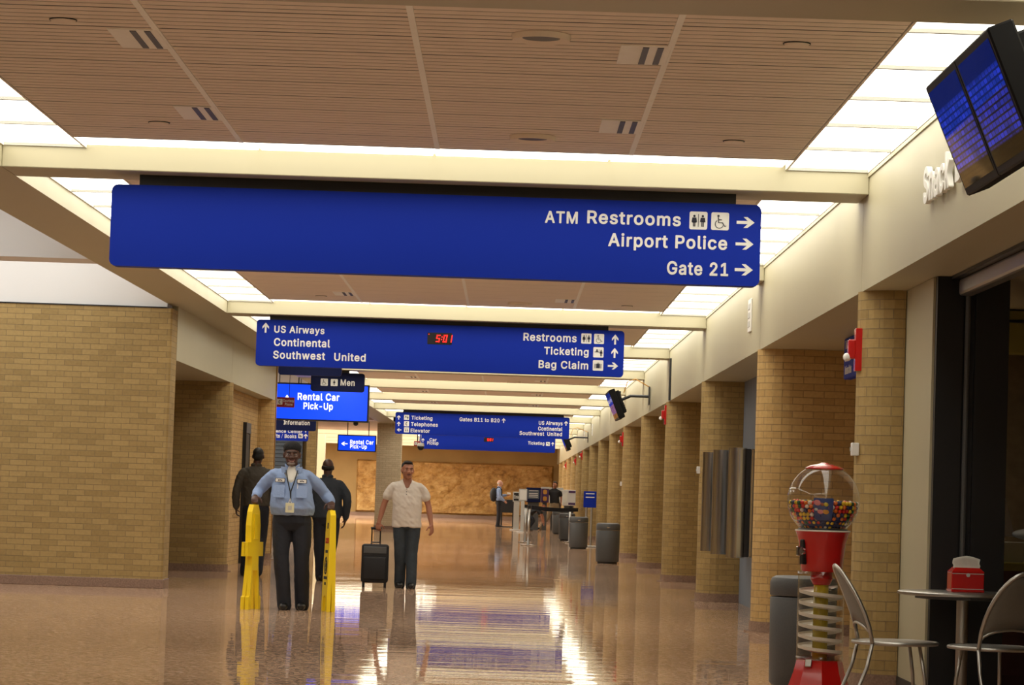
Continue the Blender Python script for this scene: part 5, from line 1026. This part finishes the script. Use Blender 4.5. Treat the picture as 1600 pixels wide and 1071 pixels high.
def person(label, loc, J, f=-1, rz=0, skin='skinm', top='shirtw', pants='jeans', shoe='shoe', hair='hair', hairstyle='short', belly=0., sleeve='long', wide=1., vox=.008, face=True, lip='lip', grin=False,
           headrot=(0, 0, 0), hands=None, hs=1., tuck=True, hem=None, collar=True, vneck=False, legw=1., brow=True, toes=None, vslope=.42):
    """J: joints in metres, image-left is l (-x when facing the viewer). f=-1 faces the viewer (-Y), +1 faces away"""
    t = thing('person', label, 'person', loc, rz); hands = hands or {}
    j = {k: Vector(v) for k, v in J.items()}; hc = j['head']; R = Euler(headrot).to_matrix(); nk = j['neck']; pl = j['pelvis']; F_ = Vector((0, f, 0))
    ch = (j['sl'] + j['sr']) / 2; ab = pl.lerp(ch, .42)
    # one continuous body
    b = MB(); head_volumes(b, hc, R, f, hs)
    limb(b, [ch + V3(0, -f * .01, 0), nk, hc + R @ V3(0, -f * .022, -.05 * hs)], [.06, .056, .058], 2)
    hw = (j['sr'] - j['sl']).length / 2
    b.loft([(pl.x, pl.y, pl.z - .06, .13, .09), (pl.x, pl.y, pl.z + .03, .135, .09), (ab.x, ab.y, ab.z, .125, .085), (ch.x, ch.y, ch.lerp(pl, .3).z, .125, .085), (ch.x, ch.y, ch.z - .03, hw * .72, .07), (ch.x, ch.y, ch.z + .035, hw * .48, .05), (nk.x, nk.y, nk.z, .05, .05)], 24) if abs(ch.x - pl.x) < .2 else b.tube([ch, ab, pl], [.09, .10, .11], 18)
    for s in ('l', 'r'):
        sh, el, wr = j['s' + s], j['e' + s], j['w' + s]
        limb(b, [sh.lerp(ch, .2) + V3(0, 0, -.035), sh.lerp(el, .5), el, el.lerp(wr, .35), wr], [.04, .044, .039, .039, .026])
        hd = hands.get(s, {}); hand(b, wr, Vector(hd.get('d', tuple(wr - el))), Vector(hd.get('n', (0, -f, 0)) if 'n' in hd else ((1 if s == 'l' else -1), 0, 0)), Vector(hd.get('t', F_)), hd.get('curl', .45), 1.0)
        hp, kn, an = j['h' + s], j['k' + s], j['a' + s]
        limb(b, [hp, hp.lerp(kn, .5), kn, kn.lerp(an, .35), an], [.085, .075, .055, .055, .038])
        fd = Vector((toes or {}).get(s, F_)); limb(b, [an + V3(0, 0, -.03), an + fd * .12 + V3(0, 0, -.055)], [.036, .028], 2)
    link('body', remesh(b, vox, 2), M[skin], t)
    # trousers
    b = MB(); w_ = .165 * wide + belly * .25
    b.loft([(pl.x, pl.y, pl.z - .13, w_ * .85, .10), (pl.x, pl.y, pl.z - .05, w_, .125 + belly * .3), (pl.x, pl.y, pl.z + .06, w_ * .97, .12 + belly * .4), (pl.x, pl.y, pl.z + .10, w_ * .95, .118 + belly * .4)], 30)
    for s in ('l', 'r'):
        hp, kn, an = j['h' + s], j['k' + s], j['a' + s]
        limb(b, [hp, hp.lerp(kn, .45), kn, kn.lerp(an, .5), an + V3(0, 0, -.045)], [x * legw for x in (.098, .092, .076, .074, .070)], 3, 18)
    link('trousers', remesh(b, vox * 1.2, 3, .007, (7, 7, 6), 3), M[pants], t)
    # shoes
    for s in ('l', 'r'):
        an = j['a' + s]; fd = Vector((toes or {}).get(s, F_)).normalized(); sd = Vector((-fd.y, fd.x, 0)).normalized(); b = MB()
        b.ell(an - fd * .035 + V3(0, 0, -.045), (.043, .052, .042)); zf = an.z - .08
        P = [an - fd * .07, an - fd * .02, an + fd * .06, an + fd * .13, an + fd * .175]
        b.tube([V3(p.x, p.y, zf + h) for p, h in zip(P, (.036, .045, .038, .030, .026))], [.036, .045, .047, .044, .030], 12, sq=[(.9, 1)] * 5)
        link('shoe', remesh(b, .008, 3), M[shoe], t)
    # shirt
    b = MB(); hz = hem if hem is not None else (pl.z + .03)
    sw = (j['sr'] - j['sl']).length / 2
    def mid(q): return pl.lerp(ch, q)
    wv = .155 * wide
    secs = [(pl.x, pl.y, hz, wv + .025 + belly * .45, .125 + belly * .65)]
    for q, ww, dd in ((.22, wv + .022 + belly * .75, .128 + belly * 1.0), (.45, wv + .02 + belly * .5, .13 + belly * .8), (.68, wv + .03 + belly * .15, .128 + belly * .3), (.86, sw * .96, .118), (.97, sw * .92, .098), (1.04, sw * .78, .080), (1.09, sw * .55, .070), (1.13, .085, .064), (1.17, .064, .058)):
        m_ = mid(q); secs.append((m_.x, m_.y + f * belly * .5 * (1 - abs(q - .3)), m_.z, ww, dd))
    b.loft([s_ for i, s_ in enumerate(secs) if i == 0 or s_[2] > hz + .01], 32)
    for s in ('l', 'r'):
        sh, el, wr = j['s' + s], j['e' + s], j['w' + s]
        s0 = sh.lerp(ch, .16) + V3(0, 0, -.028)
        limb(b, [ch.lerp(nk, .35) + (sh - ch) * .2, sh.lerp(ch, .25) + V3(0, 0, -.012)], [.045, .052], 3, 16)
        if sleeve == 'long': limb(b, [s0, sh.lerp(el, .5), el, el.lerp(wr, .5), el.lerp(wr, .93)], [.068, .064, .060, .056, .046], 3, 18)
        else:
            e2_ = sh.lerp(el, .62); limb(b, [s0, sh.lerp(e2_, .5), e2_], [.062, .063, .064], 3, 18)
    me = remesh(b, vox * 1.2, 4, .011, (9, 9, 6), 9)
    if vneck:   # open neck: cut a V out of the front of the shirt
        bb = bmesh.new(); bb.from_mesh(me); top_ = ch.z + .09; kill = []
        for v in bb.verts:
            dz = v.co.z - (ch.z - vneck)
            if dz > 0 and (v.co.y - ch.y) * f > .02 and abs(v.co.x - nk.x) < min(.012 + dz * vslope, .082): kill.append(v)
        bmesh.ops.delete(bb, geom=kill, context='VERTS')
        for _ in range(12):      # even out the cut edge
            mv = {}
            for v in bb.verts:
                nb = [e.other_vert(v).co for e in v.link_edges if e.is_boundary]
                if len(nb) == 2: mv[v] = v.co * .4 + (nb[0] + nb[1]) * .3
            for v, c in mv.items(): v.co = c
        bb.to_mesh(me); bb.free()
    link('shirt', me, M[top], t)
    if collar:
        b = MB(); n_ = 15
        for s in (-1, 1):
            P = []
            for i in range(n_):
                q = PI * .06 + (PI * .76) * i / (n_ - 1); P.append(nk + V3(s * .070 * math.sin(q), f * .066 * -math.cos(q), .005 - .038 * (i / (n_ - 1)) ** 2))
            b.tube(P, [.016] * n_, 8, sq=[(1.3, .5)] * n_)
            tip = P[-1]; b.poly([(0, 0), (s * .075, .012), (s * .062, -.055), (s * .02, -.052)], (-.004, .004)); 
            bm_ = b.bm; bm_.verts.ensure_lookup_table(); last = bm_.verts[-8:]
            for v in last: v.co = tip + V3(v.co.x, v.co.y + f * (.022 + .2 * max(0, -v.co.z)), v.co.z)
        b.build('collar', M[top], t, smooth=40)
    # hair
    b = MB()
    def HE(p, r): b.ell(hc + R @ (Vector((p[0], p[1] * (1 if f < 0 else -1), p[2])) * hs), tuple(a * hs for a in r), R, 20, 12)
    if hairstyle == 'short': HE((0, .026, .048), (.079, .094, .080)); HE((0, .05, .0), (.074, .066, .07)); HE((0, -.03, .098), (.058, .06, .022))
    elif hairstyle == 'beanie': HE((0, .020, .066), (.089, .104, .066)); HE((0, .035, .030), (.088, .092, .062)); HE((0, .05, -.01), (.080, .064, .06))
    elif hairstyle == 'bald': HE((0, .038, .0), (.081, .076, .05)); 
    elif hairstyle == 'cropped': HE((0, .020, .048), (.078, .097, .077)); HE((0, .045, .0), (.075, .07, .075))
    if hairstyle: link('hat' if hairstyle == 'beanie' else 'hair', remesh(b, .008, 3), M[hair], t)
    if face: face_parts(t, hc, R, f, hs, lip, hair if hair != 'beanie' else 'hair', grin, brow)
    return t, j

# janitor in light blue, walking to the viewer with a folded sign in each hand
jx, jy = -2.225, 30.5
jan, J = person('man in light blue work shirt and black knit cap carrying yellow signs', (jx, jy, 0),
  dict(head=(.005, -.04, 1.605), neck=(.01, .0, 1.50), sl=(-.185, .0, 1.415), sr=(.20, .0, 1.415), el=(-.335, .10, 1.215), er=(.355, .12, 1.20), wl=(-.355, -.04, 1.165), wr=(.425, .05, 1.125), pelvis=(.025, .0, .95),
       hl=(-.075, 0, .90), hr=(.125, 0, .90), kl=(-.065, -.07, .50), kr=(.145, -.03, .49), al=(-.02, -.02, .085), ar=(.155, .08, .085)),
  skin='skind', top='shirtb', pants='trouser', hairstyle='beanie', hair='beanie', belly=.055, wide=1.1, vox=.007, grin=True, vneck=.10, hem=.975, hs=1.06, vslope=.62, headrot=(.06, .0, .05),
  hands=dict(l=dict(d=(-.02, -.85, -.40), n=(0, .4, -1), t=(1, 0, 0), curl=1.15), r=dict(d=(.02, -.85, -.40), n=(0, .4, -1), t=(-1, 0, 0), curl=1.15)), legw=1.05)
b = MB(); b.loft([(.012, -.02, 1.22, .085, .10), (.012, -.012, 1.34, .10, .112), (.012, .0, 1.44, .10, .085), (.012, .0, 1.485, .070, .066)], 24); link('undershirt', remesh(b, .008, 3), M['tee'], jan)
hc = J['head']
a = MB(); a.ell(hc + V3(0, -.072, -.098), (.040, .032, .022)); a.build('beard', M['beard'], jan, smooth='all')
def chest_tag(x, z, y, word):
    a = MB(); a.rrect(-.052, .052, -.022, .022, (-.004, .004), .006); o = a.build('name_patch', M['text_dark'], jan, (x, y, z)); a = MB(); a.rrect(-.046, .046, -.017, .017, (-.007, -.003), .005); a.build('patch_field', M['letter'], o)
    a = MB(); a.box(-.02, -.006, -.009, -.006, -.006, .006); a.box(-.003, .008, -.009, -.006, -.004, .008); a.box(.011, .022, -.009, -.006, -.007, .004); a.build('stitching', M['text_dark'], o)
chest_tag(-.10, 1.335, -.150, ''); chest_tag(.125, 1.33, -.150, '')
a = MB(); a.tube([(-.045, -.115, 1.44), (-.02, -.165, 1.33), (.012, -.196, 1.22), (.02, -.2, 1.14)], .006, 6); a.tube([(.075, -.115, 1.44), (.05, -.165, 1.33), (.018, -.196, 1.22), (.02, -.2, 1.14)], .006, 6); ln = a.build('lanyard', M['black'], jan)
a = MB(); a.rrect(-.03, .058, 1.005, 1.105, (-.212, -.206), .006); bd = a.build('id_badge', M['badge'], jan); a = MB(); a.box(-.005, .035, -.214, -.211, 1.03, 1.075); a.build('photo', M['greyl'], bd); a = MB(); a.tube([(.0, -.209, 1.10), (.014, -.209, 1.15), (.028, -.209, 1.10)], .006, 6); a.build('clip', M['white'], bd)
for x, rx in ((-.105, -.15), (.13, -.15)):
    a = MB(); a.rrect(-.055, .055, -.13, 0, (-.003, .003), .008); a.build('shirt_pocket', M['shirtb'], jan, (x, rx - .032, 1.285), (-.22, 0, 0))
a = MB(); a.tube([(.085, -.182, 1.30), (.085, -.19, 1.25)], .004, 6); a.build('pen', M['white'], jan)
# two folded caution signs, upright on the floor under his hands
def floor_sign(label, loc, rz, ears):
    t = thing('caution_sign', label, 'floor sign', loc, rz)
    for s, nm in ((-1, 0), (1, 1)):
        a = MB(); y0, y1 = (-.046, -.006) if s < 0 else (.006, .046)
        if ears: out = [(-.10, 0), (-.155, 0), (-.155, .13), (-.125, .14), (-.085, .45), (-.085, .545), (-.2, .545), (-.2, .69), (-.11, .69), (-.12, .86), (-.10, 1.0), (-.06, 1.075), (.06, 1.075), (.10, 1.0), (.12, .86), (.11, .69), (.2, .69), (.2, .545), (.085, .545), (.085, .45), (.125, .14), (.155, .13), (.155, 0), (.10, 0), (.06, .40), (-.06, .40)]
        else: out = [(-.15, 0), (-.15, .08), (-.14, .5), (-.125, .80), (-.115, .99), (-.06, 1.04), (.06, 1.04), (.115, .99), (.125, .80), (.14, .5), (.15, .08), (.15, 0), (.08, 0), (.07, .14), (0, .17), (-.07, .14), (-.08, 0)]
        a.poly(out, (y0, y1)); p = a.build('panel', M['yellow'], t, rot=(s * .018, 0, 0))
        bw = MB()
        if ears:
            bw.box(-.05, .05, y0 - .008, y0, .72, .98, .003, 1) if s < 0 else bw.box(-.05, .05, y1, y1 + .008, .72, .98, .003, 1); bw.build('raised_plate', M['yellow'], p)
        elif s < 0:
            text('CLOSED', -.095, .70, .19, .055, p, M['redink'], y0 - .001, 'lettering', .03)
            ring = [(.06 * math.cos(q), y0 - .001, .47 + .085 * math.sin(q)) for q in [2 * PI * i / 24 for i in range(24)]]
            bw.tube(ring, .007, 6, closed=True); bw.build('ring', M['text_dark'], p); bw = MB(); person_glyph(bw, 0, .415, .11, (y0 - .003, y0)); bw.build('figure', M['text_dark'], p)
            for xa, xb, za, zb in ((-.06, .06, .60, .63), (-.09, .09, .33, .36), (-.04, .04, .27, .30), (-.02, -.005, .85, .91), (.01, .03, .85, .91)):
                bw = MB(); bw.box(xa, xb, y0 - .003, y0, za, zb); bw.build('printing', M['text_dark'], p)
    a = MB(); a.tube([(-.05, 0, 1.03), (.05, 0, 1.03)], .016, 8); a.build('hinge', M['yellow'], t)
    return t
floor_sign('yellow folded sign with side ears in the hand at left of the photo', (jx - .36, jy - .14, 0), 1.25, True)
floor_sign('yellow folded CLOSED sign in the hand nearer the suitcase', (jx + .435, jy - .06, 0), -1.33, False)

# man in the off-white shirt with a wheeled suitcase
wx, wy = -1.31, 38.4
wm, J = person('man in off-white short-sleeved henley pulling a black suitcase', (wx, wy, 0),
  dict(head=(.025, -.03, 1.535), neck=(.03, .0, 1.43), sl=(-.165, .0, 1.345), sr=(.215, .0, 1.345), el=(-.265, .03, 1.10), er=(.31, .03, 1.09), wl=(-.325, .0, .855), wr=(.355, -.03, .845), pelvis=(.035, .0, .90),
       hl=(-.05, 0, .86), hr=(.12, 0, .86), kl=(-.035, -.04, .46), kr=(.12, -.03, .46), al=(-.03, .06, .085), ar=(.12, -.10, .085)),
  skin='skinm', top='shirtw', pants='jeans', sleeve='short', vox=.007, hem=.79, collar=False, vneck=.045, wide=1.06, headrot=(.0, .03, .25),
  hands=dict(l=dict(d=(-.06, -.05, -.6), n=(.3, .9, -.2), t=(1, 0, 0), curl=1.3), r=dict(d=(.10, -.15, -.6), n=(-.8, .6, 0), t=(-.3, -1, 0), curl=.55)), legw=1.0, belly=.01)
for z, y in ((1.29, -.128), (1.255, -.136), (1.22, -.140)): a = MB(); a.ell((.025, y, z), (.006, .004, .006)); a.build('button', M['grey'], wm)
t = thing('suitcase', 'black soft upright suitcase on wheels, held by the man in off-white', 'suitcase', (wx - .36, wy + .02, 0))
a = MB(); a.box(-.175, .175, -.11, .11, .06, .56, .035, 3); a.build('body', M['bag'], t, smooth=50)
a = MB(); a.box(-.15, .15, -.135, -.10, .10, .40, .02, 2); a.build('front_pocket', M['bag'], t, smooth=50)
a = MB(); a.box(-.15, .15, -.118, -.105, .44, .53, .006, 1); a.build('top_pocket', M['grey'], t)
for x in (-.055, .055): a = MB(); a.tube([(x, .06, .54), (x, .06, .765)], .009, 8); a.build('handle_tube', M['black'], t)
a = MB(); a.tube([(-.07, .06, .765), (.07, .06, .765)], .016, 10); a.build('handle_grip', M['black'], t)
a = MB(); a.tube([(-.06, -.03, .555), (-.05, -.03, .585), (.05, -.03, .585), (.06, -.03, .555)], .009, 8); a.build('carry_handle', M['grey'], t)
for x in (-.14, .14): a = MB(); a.tube([(x - .012, .06, .03), (x + .012, .06, .03)], .03, 14); a.build('wheel', M['black'], t); a = MB(); a.box(x - .016, x + .016, -.09, -.06, 0, .07, .004, 1); a.build('leg', M['black'], t)

# two men walking away at left
bl, J = person('man in olive-brown shirt walking away beside the left wall', (-3.52, 41.5, 0),
  dict(head=(.02, .02, 1.685), neck=(.0, .0, 1.56), sl=(-.20, .0, 1.475), sr=(.20, .0, 1.475), el=(-.27, -.02, 1.20), er=(.27, .0, 1.20), wl=(-.265, .03, .96), wr=(.28, .08, .95), pelvis=(.02, .0, .99),
       hl=(-.07, 0, .93), hr=(.10, 0, .93), kl=(-.09, .02, .50), kr=(.10, .06, .51), al=(-.11, .08, .085), ar=(.08, -.16, .11)),
  f=1, skin='skind', top='shirtd', pants='trouser', hairstyle='cropped', face=False, vox=.008, wide=1.08, hem=.985, hands=dict(l=dict(d=(.03, .12, -.6), n=(.9, 0, 0), t=(0, 1, 0), curl=.7)), legw=1.05)
a = MB(); a.loft([(.29 - .57, .05, .80, .035, .03), (.29 - .57, .05, .84, .04, .035), (.29 - .57, .05, .875, .02, .018)], 14); o = tag(a.build('plastic_bottle', M['tubeg'], None, (-3.52, 41.5, 0), smooth='all'), 'small clear plastic bottle held by the man in the olive-brown shirt', 'bottle')
br, J = person('balding man in charcoal shirt walking away behind the work-shirt man', (-2.47, 40.3, 0),
  dict(head=(.03, .02, 1.55), neck=(.03, .0, 1.43), sl=(-.16, .0, 1.35), sr=(.23, .0, 1.35), el=(-.24, -.02, 1.09), er=(.325, -.03, 1.10), wl=(-.23, .05, .86), wr=(.29, .05, .86), pelvis=(.03, .0, .90),
       hl=(-.05, 0, .85), hr=(.12, 0, .85), kl=(-.05, .03, .46), kr=(.12, .05, .47), al=(-.02, .05, .085), ar=(.06, -.14, .10)),
  f=1, skin='skind', top='shirtg', pants='trouser', hairstyle='bald', face=False, vox=.008, wide=1.12, hem=.86, belly=.015)
# far people
bp, J = person('man with silver hair and black backpack standing at the draped desk', (-.25, 111.8, 0),
  dict(head=(.02, -.03, 1.655), neck=(.0, .0, 1.53), sl=(-.19, .0, 1.44), sr=(.19, .0, 1.44), el=(-.25, -.02, 1.16), er=(.24, .0, 1.16), wl=(-.20, -.20, 1.0), wr=(.16, -.30, 1.22), pelvis=(.0, .0, .97),
       hl=(-.09, 0, .92), hr=(.09, 0, .92), kl=(-.09, -.02, .50), kr=(.09, -.03, .5), al=(-.09, .02, .085), ar=(.09, .0, .085)),
  f=-1, rz=PI / 2, skin='skinp', top='shirtb', pants='trouser', hairstyle='bald', hair='greyhair', vox=.014)
a = MB(); a.ell((0, .20, 1.22), (.17, .15, .27)); a.box(-.12, .12, .12, .3, .98, 1.15, .03); p = tag(a.build('backpack', M['bag'], None, (-.25, 111.8, 0), (0, 0, PI / 2), smooth='all'), 'black backpack worn by the silver-haired man at the draped desk', 'backpack')
for x in (-.12, .12): a = MB(); a.tube([(x, .10, 1.10), (x, -.11, 1.22), (x, -.10, 1.42), (x, .03, 1.52), (x, .14, 1.42)], .022, 8); a.build('strap', M['bag'], p)
a = MB(); a.box(-.02, .16, -.46, -.28, 1.22, 1.235, .004, 1); a.box(-.04, .1, -.44, -.30, 1.236, 1.30, .01, 1); tag(a.build('papers', M['paper'], None, (-.25, 111.8, .02), (0, 0, PI / 2)), 'white papers held out by the man with the black backpack', 'papers')
sm, J = person('man in black polo and khaki trousers striding behind the belt barrier', (1.72, 106.8, 0),
  dict(head=(.06, -.02, 1.65), neck=(.04, .0, 1.53), sl=(-.17, .0, 1.44), sr=(.25, .0, 1.44), el=(-.26, .02, 1.18), er=(.30, .05, 1.18), wl=(-.30, -.04, .98), wr=(.30, -.08, .96), pelvis=(.06, .0, .95),
       hl=(-.02, 0, .90), hr=(.13, 0, .90), kl=(-.14, -.05, .50), kr=(.22, .05, .5), al=(-.42, .0, .10), ar=(.40, .1, .12)),
  f=-1, skin='skinm', top='bag', pants='khaki', sleeve='short', vox=.014, toes=dict(l=(-.95, -.3, 0), r=(-.9, -.4, 0)), headrot=(0, 0, -.5))
bd_, J = person('person in black bending down, auburn hair, behind the steel barrier posts', (1.00, 104.2, 0),
  dict(head=(.36, -.12, .80), neck=(.24, -.05, .82), sl=(.13, -.17, .76), sr=(.17, .19, .80), el=(.28, -.22, .53), er=(.34, .12, .52), wl=(.33, -.25, .33), wr=(.38, .08, .32), pelvis=(-.22, .0, .56),
       hl=(-.18, -.09, .52), hr=(-.18, .09, .52), kl=(.02, -.12, .36), kr=(.02, .12, .36), al=(-.20, -.12, .085), ar=(-.18, .12, .085)),
  f=-1, skin='skinm', top='bag', pants='trouser', sleeve='short', hair='orange', hairstyle='short', vox=.014, collar=False, hem=.50, toes=dict(l=(.9, -.3, 0), r=(.9, -.3, 0)))
for o in SC.objects:
    if o.type == 'MESH' and o.get('kind') == 'structure': pass
